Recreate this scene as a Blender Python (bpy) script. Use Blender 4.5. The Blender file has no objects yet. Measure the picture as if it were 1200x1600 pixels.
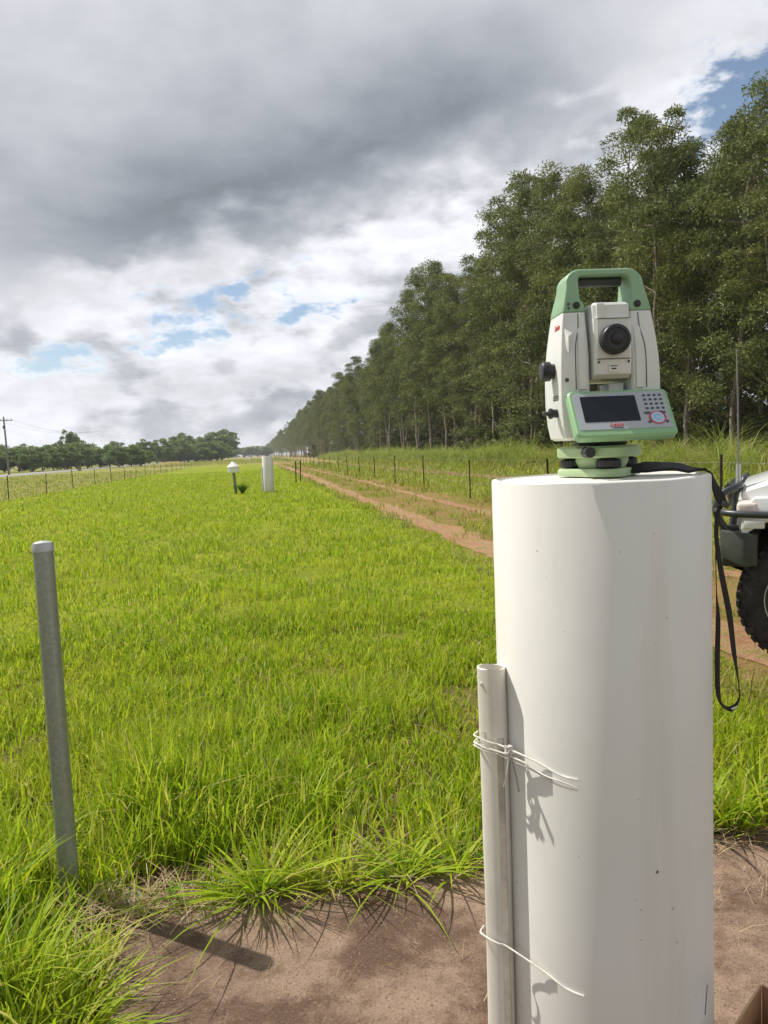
import bpy, bmesh, math, random
import numpy as np
from mathutils import Vector, Matrix

# ------------------------------------------------------------------ camera, world, sun
S = bpy.context.scene
COL = S.collection
rnd = random.Random(7)
R = math.radians

cam_d = bpy.data.cameras.new('camera')
cam = bpy.data.objects.new('camera', cam_d)
COL.objects.link(cam)
cam.location = (0, 0, 1.42)
cam.rotation_euler = (Matrix.Rotation(R(90 - 4.77), 4, 'X') @ Matrix.Rotation(R(-2.4), 4, 'Z')).to_euler()
cam_d.sensor_fit = 'VERTICAL'
cam_d.sensor_height = 36
cam_d.sensor_width = 27
cam_d.lens = 36 * 1155 / 1600
cam_d.clip_start = 0.05
cam_d.clip_end = 6000
S.camera = cam

S.view_settings.view_transform = 'Standard'
S.view_settings.look = 'None'
S.view_settings.exposure = 0.18
S.view_settings.gamma = 1.0
S.view_settings.use_curve_mapping = False
S.cycles.use_denoising = True
S.cycles.max_bounces = 8
S.cycles.transparent_max_bounces = 8

SUN_EL, SUN_AZ = 54.0, -59.0            # azimuth measured from +Y, clockwise positive
sun_d = bpy.data.lights.new('sun', 'SUN')
sun_d.energy = 5.0
sun_d.angle = R(0.5)
sun_d.color = (1.0, 0.95, 0.86)
sun = bpy.data.objects.new('sun', sun_d)
COL.objects.link(sun)
sdir = Vector((math.sin(R(SUN_AZ)) * math.cos(R(SUN_EL)), math.cos(R(SUN_AZ)) * math.cos(R(SUN_EL)), math.sin(R(SUN_EL))))
sun.rotation_euler = sdir.to_track_quat('Z', 'Y').to_euler()
sun.location = sdir * 50


class N:
    """tiny operator wrapper round math nodes"""
    def __init__(s, nt, sock): s.nt, s.o = nt, sock
    @staticmethod
    def m(nt, op, *a, clamp=False):
        n = nt.nodes.new('ShaderNodeMath'); n.operation = op; n.use_clamp = clamp
        for i, v in enumerate(a):
            if isinstance(v, N): nt.links.new(v.o, n.inputs[i])
            else: n.inputs[i].default_value = v
        return N(nt, n.outputs[0])
    def __add__(s, b): return N.m(s.nt, 'ADD', s, b)
    __radd__ = __add__
    def __mul__(s, b): return N.m(s.nt, 'MULTIPLY', s, b)
    __rmul__ = __mul__
    def __sub__(s, b): return N.m(s.nt, 'SUBTRACT', s, b)
    def __rsub__(s, b): return N.m(s.nt, 'SUBTRACT', b, s)
    def __truediv__(s, b): return N.m(s.nt, 'DIVIDE', s, b)
    def f(s, op, *a): return N.m(s.nt, op, s, *a)
    def sat(s): return N.m(s.nt, 'ADD', s, 0.0, clamp=True)
    def ss(s, lo, hi, a=0.0, b=1.0):
        n = s.nt.nodes.new('ShaderNodeMapRange'); n.interpolation_type = 'SMOOTHSTEP'
        s.nt.links.new(s.o, n.inputs[0])
        for i, v in zip((1, 2, 3, 4), (lo, hi, a, b)): n.inputs[i].default_value = v
        return N(s.nt, n.outputs[0])


def noise(nt, vec, scale, detail=4, rough=0.5, dist=0.0, w=None):
    n = nt.nodes.new('ShaderNodeTexNoise')
    if w is not None:
        n.noise_dimensions = '4D'; n.inputs['W'].default_value = w
    if vec is not None: nt.links.new(vec, n.inputs['Vector'])
    n.inputs['Scale'].default_value = scale
    n.inputs['Detail'].default_value = detail
    n.inputs['Roughness'].default_value = rough
    n.inputs['Distortion'].default_value = dist
    return N(nt, n.outputs[0])


def mixc(nt, fac, a, b):
    n = nt.nodes.new('ShaderNodeMix'); n.data_type = 'RGBA'
    for idx, v in ((0, fac), (6, a), (7, b)):
        if isinstance(v, N): nt.links.new(v.o, n.inputs[idx])
        elif hasattr(v, 'type'): nt.links.new(v, n.inputs[idx])
        elif isinstance(v, (tuple, list)): n.inputs[idx].default_value = (*v, 1)
        else: n.inputs[idx].default_value = v
    return n.outputs[2]


def combine(nt, x, y, z):
    n = nt.nodes.new('ShaderNodeCombineXYZ')
    for i, v in enumerate((x, y, z)):
        if isinstance(v, N): nt.links.new(v.o, n.inputs[i])
        else: n.inputs[i].default_value = v
    return n.outputs[0]


def make_world():
    w = bpy.data.worlds.new('World'); S.world = w; w.use_nodes = True
    nt = w.node_tree; nt.nodes.clear()
    tc = nt.nodes.new('ShaderNodeTexCoord')
    sep = nt.nodes.new('ShaderNodeSeparateXYZ'); nt.links.new(tc.outputs['Generated'], sep.inputs[0])
    x, y, z = (N(nt, sep.outputs[i]) for i in range(3))
    sky = nt.nodes.new('ShaderNodeTexSky'); sky.sky_type = 'NISHITA'; sky.sun_disc = False
    sky.sun_elevation = R(SUN_EL); sky.sun_rotation = R(SUN_AZ % 360)
    sky.air_density = 1.0; sky.dust_density = 0.6; sky.ozone_density = 1.5
    az = N.m(nt, 'ARCTAN2', x, y) * (180 / math.pi)
    el = N.m(nt, 'ARCSINE', z.f('MINIMUM', 0.9999)) * (180 / math.pi)
    zz = z.f('MAXIMUM', 0.0) + 0.16
    P = combine(nt, x / zz, y / zz, 0.0)
    Dv = tc.outputs['Generated']
    n_mid = noise(nt, P, 2.3, 5, 0.5, 0.15)
    n_hor = noise(nt, combine(nt, az * 0.05, el * 0.16, 3.3), 1.6, 4, 0.55, 0.0)
    n_puf = noise(nt, combine(nt, az * 0.09, el * 0.15, 9.1), 2.6, 7, 0.58, 0.1)
    n_fine = noise(nt, Dv, 9.0, 6, 0.55)
    n_cu = noise(nt, combine(nt, az * 0.10, el * 0.19 + (n_hor - 0.5) * 0.3, 1.7), 1.5, 7, 0.52, 0.1)
    n_cu2 = noise(nt, combine(nt, az * 0.13, el * 0.30, 5.7), 3.2, 5, 0.55, 0.0)

    def blob(a0, e0, sa, se, rot=0.0):
        da, de = az - a0, el - e0
        c, s_ = math.cos(R(rot)), math.sin(R(rot))
        u = (da * c + de * s_) / sa
        v = (de * c - da * s_) / se
        return N.m(nt, 'EXPONENT', (u * u + v * v) * -1.0)
    # clear gaps between the clouds
    gaps = blob(-9.5, 12.2, 5.5, 1.3, 14) + blob(-13.5, 10.4, 4.0, 2.0) + blob(-20.5, 7.6, 7.5, 1.0, 9) \
        + blob(-5.0, 10.3, 4.0, 0.9, 8) * 0.8 + blob(0.2, 9.4, 2.5, 0.9, 20) * 0.75 \
        + blob(27.0, 21.6, 4.8, 3.0, 20) * 2.4 + blob(15.5, 19.8, 2.5, 1.0, 10) * 0.7 \
        + blob(60, 30, 14, 5) + blob(-75, 24, 12, 4) + blob(150, 35, 20, 8) + blob(-140, 20, 24, 5)
    g = (gaps * 0.62 + (n_puf - 0.5) * 2.6 + (n_cu2 - 0.5) * 2.0)
    clear = g.ss(0.30, 0.95) * gaps.ss(0.06, 0.30)
    # brightness of the cloud
    edge = ((az + 26.0) * 0.26 + 9.6).f('MINIMUM', 23.0).f('MAXIMUM', 7.0)                       # under side of the big dark deck rises to the right
    above = el - edge
    deck = (above + (n_mid - 0.5) * 9.0 + (n_puf - 0.5) * 5.0).ss(-1.5, 5.0)
    darkc = blob(-5, 20.5, 17, 5.5, 8) * 0.9 + blob(-15, 15.0, 11, 3.6, 6) * 0.62 + blob(-26, 21, 5, 5) * 0.3 + blob(8, 24.5, 9, 4.0) * 0.45
    toplight = el.ss(23.0, 33.0) * 0.12
    L_deck = 0.60 - darkc * 0.33 + (n_mid - 0.5) * 0.46 + (n_fine - 0.5) * 0.08 + (n_puf - 0.5) * 0.16 + az.ss(8, 30) * 0.08 - el.ss(34.0, 55.0) * 0.12 - az.f('ABSOLUTE').ss(50, 120) * 0.08
    L_deck = L_deck.f('MAXIMUM', 0.245)
    L_low = 0.69 + (n_cu.ss(0.38, 0.58) - 0.5) * 0.36 + (n_cu2 - 0.5) * 0.42 - az.f('ABSOLUTE').ss(50, 120) * 0.12
    L_low = L_low - blob(-14, 5.2, 16, 1.6) * 0.12 - blob(-5, 6.0, 12, 1.0, 5) * 0.10
    L_low = L_low.f('MINIMUM', 0.93).f('MAXIMUM', 0.30)
    L = L_deck * deck + L_low * (1.0 - deck)
    rim = clear.ss(0.02, 0.35) * 0.10
    L = L + rim
    tint = mixc(nt, L.ss(0.2, 0.7), (0.89, 0.975, 1.12), (0.965, 0.985, 1.045))
    k = nt.nodes.new('ShaderNodeVectorMath'); k.operation = 'SCALE'
    nt.links.new(tint, k.inputs[0]); nt.links.new((L * 10.0).o, k.inputs[3])
    veil = mixc(nt, 0.10, sky.outputs[0], (5.5, 6.0, 6.6))
    col = mixc(nt, clear, k.outputs[0], veil)
    bg = nt.nodes.new('ShaderNodeBackground'); bg.inputs['Strength'].default_value = 0.1
    nt.links.new(col, bg.inputs['Color'])
    out = nt.nodes.new('ShaderNodeOutputWorld'); nt.links.new(bg.outputs[0], out.inputs[0])
    w.cycles.sampling_method = 'MANUAL'; w.cycles.sample_map_resolution = 512


make_world()

# ------------------------------------------------------------------ helpers
ANG = R(9.65)                                             # the field, tracks and fences run this way
CA, SA = math.cos(ANG), math.sin(ANG)


def fw(u, v, z=0.0):
    """field frame (u along the tracks, v to the right) -> world"""
    return (v * CA - u * SA, v * SA + u * CA, z)


def new_mat(name):
    m = bpy.data.materials.new(name); m.use_nodes = True
    nt = m.node_tree
    b = nt.nodes['Principled BSDF']
    return m, nt, b


def mat(name, col, rough=0.5, metal=0.0, var=0.12, scale=6.0, bump=0.0, bscale=60.0, spec=0.5, coat=0.0):
    m, nt, b = new_mat(name)
    tc = nt.nodes.new('ShaderNodeTexCoord')
    n = noise(nt, tc.outputs['Object'], scale, 5, 0.6)
    dark = tuple(c * (1 - var * 2) for c in col); lite = tuple(min(1, c * (1 + var)) for c in col)
    nt.links.new(mixc(nt, n.ss(0.3, 0.7), dark, lite), b.inputs['Base Color'])
    b.inputs['Roughness'].default_value = rough
    b.inputs['Metallic'].default_value = metal
    b.inputs['Specular IOR Level'].default_value = spec
    b.inputs['Coat Weight'].default_value = coat
    if bump:
        bp = nt.nodes.new('ShaderNodeBump'); bp.inputs['Strength'].default_value = bump; bp.inputs['Distance'].default_value = 0.01
        nt.links.new(noise(nt, tc.outputs['Object'], bscale, 6, 0.6).o, bp.inputs['Height'])
        nt.links.new(bp.outputs[0], b.inputs['Normal'])
    return m


def tag(o, label=None, cat=None, group=None, kind=None):
    if label: o['label'] = label
    if cat: o['category'] = cat
    if group: o['group'] = group
    if kind: o['kind'] = kind
    return o


def thing(name, label, cat, loc=(0, 0, 0), rz=0.0, group=None):
    o = bpy.data.objects.new(name, None); COL.objects.link(o)
    o.location = loc; o.rotation_euler = (0, 0, rz); o.empty_display_size = 0.1
    return tag(o, label, cat, group)


def link_mesh(name, me, parent=None, loc=None):
    o = bpy.data.objects.new(name, me); COL.objects.link(o)
    if parent: o.parent = parent
    if loc: o.location = loc
    return o


class MB:
    def __init__(s): s.v, s.f = [], []
    def add(s, vs, fs):
        k = len(s.v); s.v += [tuple(p) for p in vs]; s.f += [tuple(i + k for i in f) for f in fs]; return s
    def box(s, c, size, rot=None):
        hx, hy, hz = (q / 2 for q in size)
        vs = [Vector((a * hx, b * hy, d * hz)) for d in (-1, 1) for a, b in ((-1, -1), (1, -1), (1, 1), (-1, 1))]
        if rot is not None: vs = [rot @ p for p in vs]
        c = Vector(c)
        return s.add([c + p for p in vs], [(3, 2, 1, 0), (4, 5, 6, 7), (0, 1, 5, 4), (1, 2, 6, 5), (2, 3, 7, 6), (3, 0, 4, 7)])
    def loft(s, rings, cap=True):
        n = len(rings[0]); vs = [p for r in rings for p in r]; fs = []
        for i in range(len(rings) - 1):
            for j in range(n):
                k = (j + 1) % n
                fs.append((i * n + j, i * n + k, (i + 1) * n + k, (i + 1) * n + j))
        if cap:
            fs.append(tuple(range(n - 1, -1, -1))); fs.append(tuple((len(rings) - 1) * n + j for j in range(n)))
        return s.add(vs, fs)
    def tube(s, pts, r, n=8, cap=True, flat=1.0):
        pts = [Vector(p) for p in pts]; rings = []; up = None
        for i, p in enumerate(pts):
            t = (pts[min(i + 1, len(pts) - 1)] - pts[max(i - 1, 0)])
            if t.length < 1e-9: t = Vector((0, 0, 1))
            t.normalize()
            if up is None:
                up = Vector((0, 0, 1)) if abs(t.z) < 0.9 else Vector((1, 0, 0))
            a = t.cross(up)
            if a.length < 1e-6: a = t.orthogonal()
            a.normalize(); b = a.cross(t).normalized(); up = b
            rr = r[i] if isinstance(r, (list, tuple)) else r
            rings.append([p + a * (math.cos(q) * rr) + b * (math.sin(q) * rr * flat) for q in (2 * math.pi * j / n for j in range(n))])
        return s.loft(rings, cap)
    def cyl(s, p0, p1, r0, r1=None, n=24):
        return s.tube([p0, p1], [r0, r0 if r1 is None else r1], n)
    def lathe(s, prof, n=32, axis='Z', c=(0, 0, 0)):
        rings = []
        for r, z in prof:
            ring = []
            for j in range(n):
                q = 2 * math.pi * j / n; a, b = r * math.cos(q), r * math.sin(q)
                p = (a, b, z) if axis == 'Z' else ((z, a, b) if axis == 'X' else (b, z, a))
                ring.append((p[0] + c[0], p[1] + c[1], p[2] + c[2]))
            rings.append(ring)
        return s.loft(rings, True)
    def prism(s, outline, d0, d1, plane='XZ'):
        """outline in two axes pushed along the third"""
        def P(a, b, d): return (a, d, b) if plane == 'XZ' else ((a, b, d) if plane == 'XY' else (d, a, b))
        n = len(outline)
        return s.loft([[P(a, b, d0) for a, b in outline], [P(a, b, d1) for a, b in outline]], True)
    def build(s, name, material, parent=None, bevel=0.0, seg=2, smooth=35, xf=None):
        me = bpy.data.meshes.new(name)
        me.from_pydata([tuple(p) for p in s.v], [], s.f)
        bm = bmesh.new(); bm.from_mesh(me)
        bmesh.ops.recalc_face_normals(bm, faces=bm.faces)
        if bevel:
            es = [e for e in bm.edges if len(e.link_faces) == 2 and e.calc_face_angle(0) > R(28)]
            bmesh.ops.bevel(bm, geom=es, offset=bevel, segments=seg, profile=0.5, affect='EDGES', clamp_overlap=True)
        bm.to_mesh(me); bm.free()
        if xf is not None: me.transform(xf)
        if smooth:
            me.polygons.foreach_set('use_smooth', [True] * len(me.polygons))
            me.set_sharp_from_angle(angle=R(smooth))
        me.materials.append(material)
        return link_mesh(name, me, parent)


def np_mesh(name, verts, quads, material):
    me = bpy.data.meshes.new(name)
    verts = np.asarray(verts, dtype=np.float32); quads = np.asarray(quads, dtype=np.int32)
    nq = len(quads); k = quads.shape[1]
    me.vertices.add(len(verts)); me.vertices.foreach_set('co', verts.ravel())
    me.loops.add(nq * k); me.loops.foreach_set('vertex_index', quads.ravel())
    me.polygons.add(nq)
    me.polygons.foreach_set('loop_start', np.arange(0, nq * k, k, dtype=np.int32))
    me.polygons.foreach_set('loop_total', np.full(nq, k, dtype=np.int32))
    me.update(calc_edges=True); me.validate()
    me.materials.append(material)
    return me


def text(name, body, size, material, parent, M, extrude=0.0006, shear=0.0):
    cu = bpy.data.curves.new(name, 'FONT'); cu.body = body; cu.size = size; cu.extrude = extrude / 2
    cu.align_x = 'CENTER'; cu.align_y = 'CENTER'; cu.shear = shear
    tmp = bpy.data.objects.new('tmp', cu); COL.objects.link(tmp)
    me = bpy.data.meshes.new_from_object(tmp.evaluated_get(bpy.context.evaluated_depsgraph_get()))
    COL.objects.unlink(tmp); bpy.data.objects.remove(tmp)
    me.transform(M); me.materials.clear(); me.materials.append(material)
    return link_mesh(name, me, parent)


def smooth_path(pts, k=4):
    out = []
    P_ = [Vector(p) for p in pts]
    for i in range(len(P_) - 1):
        p0, p1, p2, p3 = P_[max(0, i - 1)], P_[i], P_[i + 1], P_[min(len(P_) - 1, i + 2)]
        for j in range(k):
            s = j / k
            out.append(0.5 * ((2 * p1) + (p2 - p0) * s + (2 * p0 - 5 * p1 + 4 * p2 - p3) * s * s + (3 * p1 - p0 - 3 * p2 + p3) * s ** 3))
    out.append(P_[-1]); return out


def ordinal(n):
    w = ['nearest', 'second', 'third', 'fourth', 'fifth', 'sixth', 'seventh', 'eighth', 'ninth', 'tenth', 'eleventh', 'twelfth',
         'thirteenth', 'fourteenth', 'fifteenth', 'sixteenth', 'seventeenth', 'eighteenth', 'nineteenth', 'twentieth'] + ['twenty-' + q for q in ('first', 'second', 'third', 'fourth', 'fifth', 'sixth', 'seventh', 'eighth', 'ninth')] + ['thirtieth']
    return w[n]


# ------------------------------------------------------------------ materials
def mat_leaf(name, stops, trans=0.35, rough=0.5, patch=None, spec=0.4, pscale=0.5):
    """leaf or blade: colour differs per leaf (island), with translucency"""
    m, nt, b = new_mat(name)
    g = nt.nodes.new('ShaderNodeNewGeometry')
    cr = nt.nodes.new('ShaderNodeValToRGB'); nt.links.new(g.outputs['Random Per Island'], cr.inputs[0])
    e = cr.color_ramp.elements
    while len(e) > 1: e.remove(e[-1])
    e[0].position = stops[0][0]; e[0].color = (*stops[0][1], 1)
    for p, c in stops[1:]:
        q = e.new(p); q.color = (*c, 1)
    col = cr.outputs[0]
    if patch:
        n = noise(nt, g.outputs['Position'], pscale, 4, 0.6)
        col = mixc(nt, n.ss(0.42, 0.66) * patch[1], col, patch[0])
    nt.links.new(col, b.inputs['Base Color'])
    b.inputs['Roughness'].default_value = rough
    b.inputs['Specular IOR Level'].default_value = spec
    tr = nt.nodes.new('ShaderNodeBsdfTranslucent'); nt.links.new(col, tr.inputs[0])
    mx = nt.nodes.new('ShaderNodeMixShader'); mx.inputs[0].default_value = trans
    nt.links.new(b.outputs[0], mx.inputs[1]); nt.links.new(tr.outputs[0], mx.inputs[2])
    nt.links.new(mx.outputs[0], nt.nodes['Material Output'].inputs[0])
    return m


M_BLADE = mat_leaf('grass_blade', [(0.0, (0.14, 0.25, 0.010)), (0.40, (0.29, 0.42, 0.015)), (0.75, (0.44, 0.55, 0.020)), (0.91, (0.52, 0.53, 0.07)), (1.0, (0.54, 0.44, 0.20))],
                   trans=0.5, rough=0.5, spec=0.22, patch=((0.42, 0.47, 0.035), 0.55), pscale=0.75)
M_BLADE_SHORT = mat_leaf('short_grass', [(0.0, (0.18, 0.25, 0.015)), (0.6, (0.31, 0.38, 0.02)), (0.9, (0.40, 0.40, 0.08)), (1.0, (0.40, 0.30, 0.14))],
                         trans=0.4, rough=0.6, patch=((0.34, 0.26, 0.10), 0.5), pscale=0.3)
M_TALL = mat_leaf('tall_grass_blade', [(0.0, (0.18, 0.25, 0.03)), (0.6, (0.31, 0.38, 0.05)), (0.85, (0.42, 0.43, 0.12)), (1.0, (0.50, 0.42, 0.22))],
                  trans=0.4, rough=0.6)
M_STRAW = mat_leaf('straw', [(0.0, (0.20, 0.13, 0.06)), (0.5, (0.38, 0.28, 0.14)), (1.0, (0.55, 0.44, 0.26))], trans=0.15, rough=0.7)
M_WEED = mat_leaf('weed_leaf', [(0.0, (0.08, 0.17, 0.015)), (1.0, (0.17, 0.29, 0.02))], trans=0.3, rough=0.65, spec=0.1)
M_LEAF = mat_leaf('acacia_leaf', [(0.0, (0.055, 0.078, 0.022)), (0.5, (0.125, 0.160, 0.045)), (0.88, (0.23, 0.265, 0.09)), (1.0, (0.31, 0.31, 0.14))],
                  trans=0.24, rough=0.6, spec=0.22, patch=((0.26, 0.26, 0.065), 0.5), pscale=0.35)
M_LEAF2 = mat_leaf('bush_leaf', [(0.0, (0.10, 0.16, 0.045)), (0.6, (0.19, 0.27, 0.07)), (1.0, (0.30, 0.38, 0.12))], trans=0.35, rough=0.6, spec=0.2)
M_BARK = mat('bark', (0.24, 0.19, 0.15), 0.85, var=0.3, scale=9, bump=0.8, bscale=40)
M_BARK_PALE = mat('pale_bark', (0.33, 0.28, 0.23), 0.8, var=0.25, scale=7, bump=0.6, bscale=30)


def mat_ground():
    m, nt, b = new_mat('field_ground')
    g = nt.nodes.new('ShaderNodeNewGeometry'); pos = g.outputs['Position']
    ln = nt.nodes.new('ShaderNodeVectorMath'); ln.operation = 'LENGTH'; nt.links.new(pos, ln.inputs[0])
    dist = N(nt, ln.outputs['Value'])
    dt = nt.nodes.new('ShaderNodeVectorMath'); dt.operation = 'DOT_PRODUCT'; nt.links.new(pos, dt.inputs[0]); dt.inputs[1].default_value = (CA, SA, 0)
    v = N(nt, dt.outputs['Value'])
    dt2 = nt.nodes.new('ShaderNodeVectorMath'); dt2.operation = 'DOT_PRODUCT'; nt.links.new(pos, dt2.inputs[0]); dt2.inputs[1].default_value = (-SA, CA, 0)
    u = N(nt, dt2.outputs['Value'])
    n1 = noise(nt, pos, 0.35, 6, 0.6); n2 = noise(nt, pos, 5, 6, 0.65); n3 = noise(nt, pos, 40, 5, 0.7); n4 = noise(nt, pos, 0.06, 4, 0.6)
    soil = mixc(nt, n2.ss(0.35, 0.65), (0.10, 0.062, 0.035), (0.19, 0.125, 0.07))
    green = mixc(nt, (n1 * 0.5 + n2 * 0.5).ss(0.38, 0.62), (0.17, 0.215, 0.014), (0.26, 0.30, 0.022))
    olive = mixc(nt, n1.ss(0.35, 0.65), (0.20, 0.22, 0.045), (0.27, 0.25, 0.07))
    track = mixc(nt, (n1 * 0.4 + n2 * 0.6).ss(0.42, 0.58), (0.19, 0.17, 0.035), (0.29, 0.165, 0.085))
    litter = mixc(nt, n2.ss(0.35, 0.65), (0.05, 0.035, 0.02), (0.11, 0.07, 0.04))
    tan = mixc(nt, n1.ss(0.3, 0.7), (0.26, 0.21, 0.075), (0.33, 0.25, 0.10))
    col = mixc(nt, dist.ss(2.6, 7.5), soil, green)
    wob = (n2 - 0.5) * 1.5 + (n1 - 0.5) * 1.5
    tr = (v + wob * 0.5).ss(2.6, 3.1) * (1.0 - (v + wob * 0.6).ss(5.6, 6.6))
    col = mixc(nt, tr * 0.9, col, track)
    lf = 1.0 - (v + wob).ss(-11.0, -9.9)
    col = mixc(nt, lf, col, olive)
    rt = (v + wob).ss(6.2, 7.5)
    col = mixc(nt, rt * 0.5, col, olive)
    col = mixc(nt, (v + wob * 2).ss(17.5, 20.0), col, litter)
    far = (u + wob * 10 + v * 0.6).ss(105, 170) * (v + wob).ss(-28, -20)
    col = mixc(nt, far * n4.ss(0.25, 0.6, 0.6, 1.0), col, tan)
    nt.links.new(mixc(nt, n3.ss(0.2, 0.55), mixc(nt, 0.45, col, (0.03, 0.03, 0.012)), col), b.inputs['Base Color'])
    b.inputs['Roughness'].default_value = 0.95; b.inputs['Specular IOR Level'].default_value = 0.1
    bp = nt.nodes.new('ShaderNodeBump'); bp.inputs['Strength'].default_value = 0.9; bp.inputs['Distance'].default_value = 0.05
    nt.links.new((n2 + n3 * 0.5).o, bp.inputs['Height']); nt.links.new(bp.outputs[0], b.inputs['Normal'])
    return m


def mat_dirt(name, a, c, gravel=0.5):
    m, nt, b = new_mat(name)
    g = nt.nodes.new('ShaderNodeNewGeometry'); pos = g.outputs['Position']
    n1 = noise(nt, pos, 0.8, 5, 0.6); n2 = noise(nt, pos, 7, 6, 0.7); n3 = noise(nt, pos, 55, 4, 0.7)
    col = mixc(nt, (n1 * 0.4 + n2 * 0.6).ss(0.4, 0.6), a, c)
    if gravel > 0.4: col = mixc(nt, (n1 * 0.35 + n2 * 0.65).ss(0.50, 0.60) * 0.8, col, (0.20, 0.19, 0.04))
    col = mixc(nt, n3.ss(0.62, 0.72) * gravel, col, (0.42, 0.33, 0.26))
    col = mixc(nt, n3.ss(0.42, 0.30) * gravel, col, (0.12, 0.08, 0.055))
    nt.links.new(col, b.inputs['Base Color'])
    b.inputs['Roughness'].default_value = 0.95; b.inputs['Specular IOR Level'].default_value = 0.15
    bp = nt.nodes.new('ShaderNodeBump'); bp.inputs['Strength'].default_value = 1.0; bp.inputs['Distance'].default_value = 0.03
    nt.links.new((n2 + n3 * 0.6).o, bp.inputs['Height']); nt.links.new(bp.outputs[0], b.inputs['Normal'])
    return m


def mat_slab():
    m, nt, b = new_mat('stained_concrete')
    g = nt.nodes.new('ShaderNodeNewGeometry'); pos = g.outputs['Position']
    n1 = noise(nt, pos, 2.6, 4, 0.55, 0.4); n2 = noise(nt, pos, 12, 6, 0.7); n3 = noise(nt, pos, 120, 4, 0.75); n4 = noise(nt, pos, 420, 2, 0.6)
    col = mixc(nt, (n1 * 0.6 + n2 * 0.4).ss(0.40, 0.60), (0.130, 0.080, 0.054), (0.34, 0.235, 0.168))
    col = mixc(nt, n3.ss(0.56, 0.68) * 0.6, col, (0.44, 0.34, 0.27))
    col = mixc(nt, n3.ss(0.46, 0.35) * 0.7, col, (0.055, 0.032, 0.022))
    col = mixc(nt, n4.ss(0.62, 0.72) * 0.35, col, (0.50, 0.40, 0.32))
    nt.links.new(col, b.inputs['Base Color'])
    b.inputs['Roughness'].default_value = 0.9; b.inputs['Specular IOR Level'].default_value = 0.2
    bp = nt.nodes.new('ShaderNodeBump'); bp.inputs['Strength'].default_value = 1.0; bp.inputs['Distance'].default_value = 0.007
    nt.links.new((n2 * 0.5 + n3 + n4 * 0.5).o, bp.inputs['Height']); nt.links.new(bp.outputs[0], b.inputs['Normal'])
    return m


def mat_pillar():
    m, nt, b = new_mat('pillar_white_plastic')
    tc = nt.nodes.new('ShaderNodeTexCoord'); ob = tc.outputs['Object']
    n1 = noise(nt, ob, 1.8, 5, 0.6); n2 = noise(nt, ob, 26, 3, 0.6); n3 = noise(nt, ob, 75, 2, 0.5, w=2.0)
    sep = nt.nodes.new('ShaderNodeSeparateXYZ'); nt.links.new(ob, sep.inputs[0]); z = N(nt, sep.outputs[2])
    streak = noise(nt, combine(nt, N(nt, sep.outputs[0]) * 14.0, N(nt, sep.outputs[1]) * 14.0, z * 0.9), 1.0, 4, 0.6)
    col = mixc(nt, n1.ss(0.35, 0.65), (0.69, 0.68, 0.64), (0.74, 0.73, 0.695))
    col = mixc(nt, streak.ss(0.50, 0.75) * 0.40, col, (0.58, 0.55, 0.47))
    col = mixc(nt, n3.ss(0.735, 0.76) * 0.7, col, (0.25, 0.22, 0.18))
    col = mixc(nt, (z * -1.0 + (n1 - 0.5) * 0.5).ss(-0.60, 0.0) * 0.40, col, (0.52, 0.42, 0.33))
    nt.links.new(col, b.inputs['Base Color'])
    nt.links.new(n1.ss(0.3, 0.7, 0.30, 0.42).o, b.inputs['Roughness'])
    bp = nt.nodes.new('ShaderNodeBump'); bp.inputs['Strength'].default_value = 0.06; bp.inputs['Distance'].default_value = 0.01
    nt.links.new((n1 + n2 * 0.1).o, bp.inputs['Height']); nt.links.new(bp.outputs[0], b.inputs['Normal'])
    return m


def mat_galv():
    m, nt, b = new_mat('galvanised_steel')
    tc = nt.nodes.new('ShaderNodeTexCoord'); ob = tc.outputs['Object']
    vo = nt.nodes.new('ShaderNodeTexVoronoi'); vo.inputs['Scale'].default_value = 110; nt.links.new(ob, vo.inputs['Vector'])
    sp = nt.nodes.new('ShaderNodeSeparateColor'); nt.links.new(vo.outputs['Color'], sp.inputs[0])
    n1 = noise(nt, ob, 3, 5, 0.6)
    col = mixc(nt, N(nt, sp.outputs[0]) * 0.6 + n1 * 0.4, (0.22, 0.24, 0.195), (0.31, 0.335, 0.28))
    nt.links.new(col, b.inputs['Base Color'])
    b.inputs['Metallic'].default_value = 0.4
    nt.links.new((N(nt, sp.outputs[1]) * 0.14 + n1 * 0.2 + 0.24).o, b.inputs['Roughness'])
    return m


M_GROUND = mat_ground()
M_DIRT = mat_dirt('red_gravel_dirt', (0.31, 0.165, 0.088), (0.40, 0.25, 0.15))
M_DIRT2 = mat_dirt('brown_road_dirt', (0.19, 0.12, 0.075), (0.27, 0.18, 0.11), 0.2)
M_ROAD = mat_dirt('worn_asphalt', (0.24, 0.235, 0.225), (0.31, 0.30, 0.285), 0.25)
M_SLAB = mat_slab()
M_PILLAR = mat_pillar()
M_GALV = mat_galv()
M_PVC = mat('cream_plastic', (0.76, 0.72, 0.64), 0.4, var=0.07, scale=3)
M_CONC = mat('grey_concrete', (0.50, 0.48, 0.44), 0.9, var=0.2, scale=20, bump=0.5)
M_WIRE = mat('white_tie_wire', (0.74, 0.72, 0.66), 0.45, var=0.1, scale=40)
M_WHITE = mat('instrument_white', (0.71, 0.72, 0.70), 0.42, var=0.03, scale=8)
M_GREEN = mat('instrument_green', (0.25, 0.40, 0.24), 0.45, var=0.04, scale=8)
M_GREEN2 = mat('tribrach_green', (0.38, 0.50, 0.28), 0.45, var=0.06, scale=12)
M_BLACK = mat('black_rubber', (0.018, 0.019, 0.020), 0.42, var=0.1, scale=20)
M_DGREY = mat('dark_grey_plastic', (0.05, 0.055, 0.055), 0.5, var=0.1, scale=20)
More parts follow.
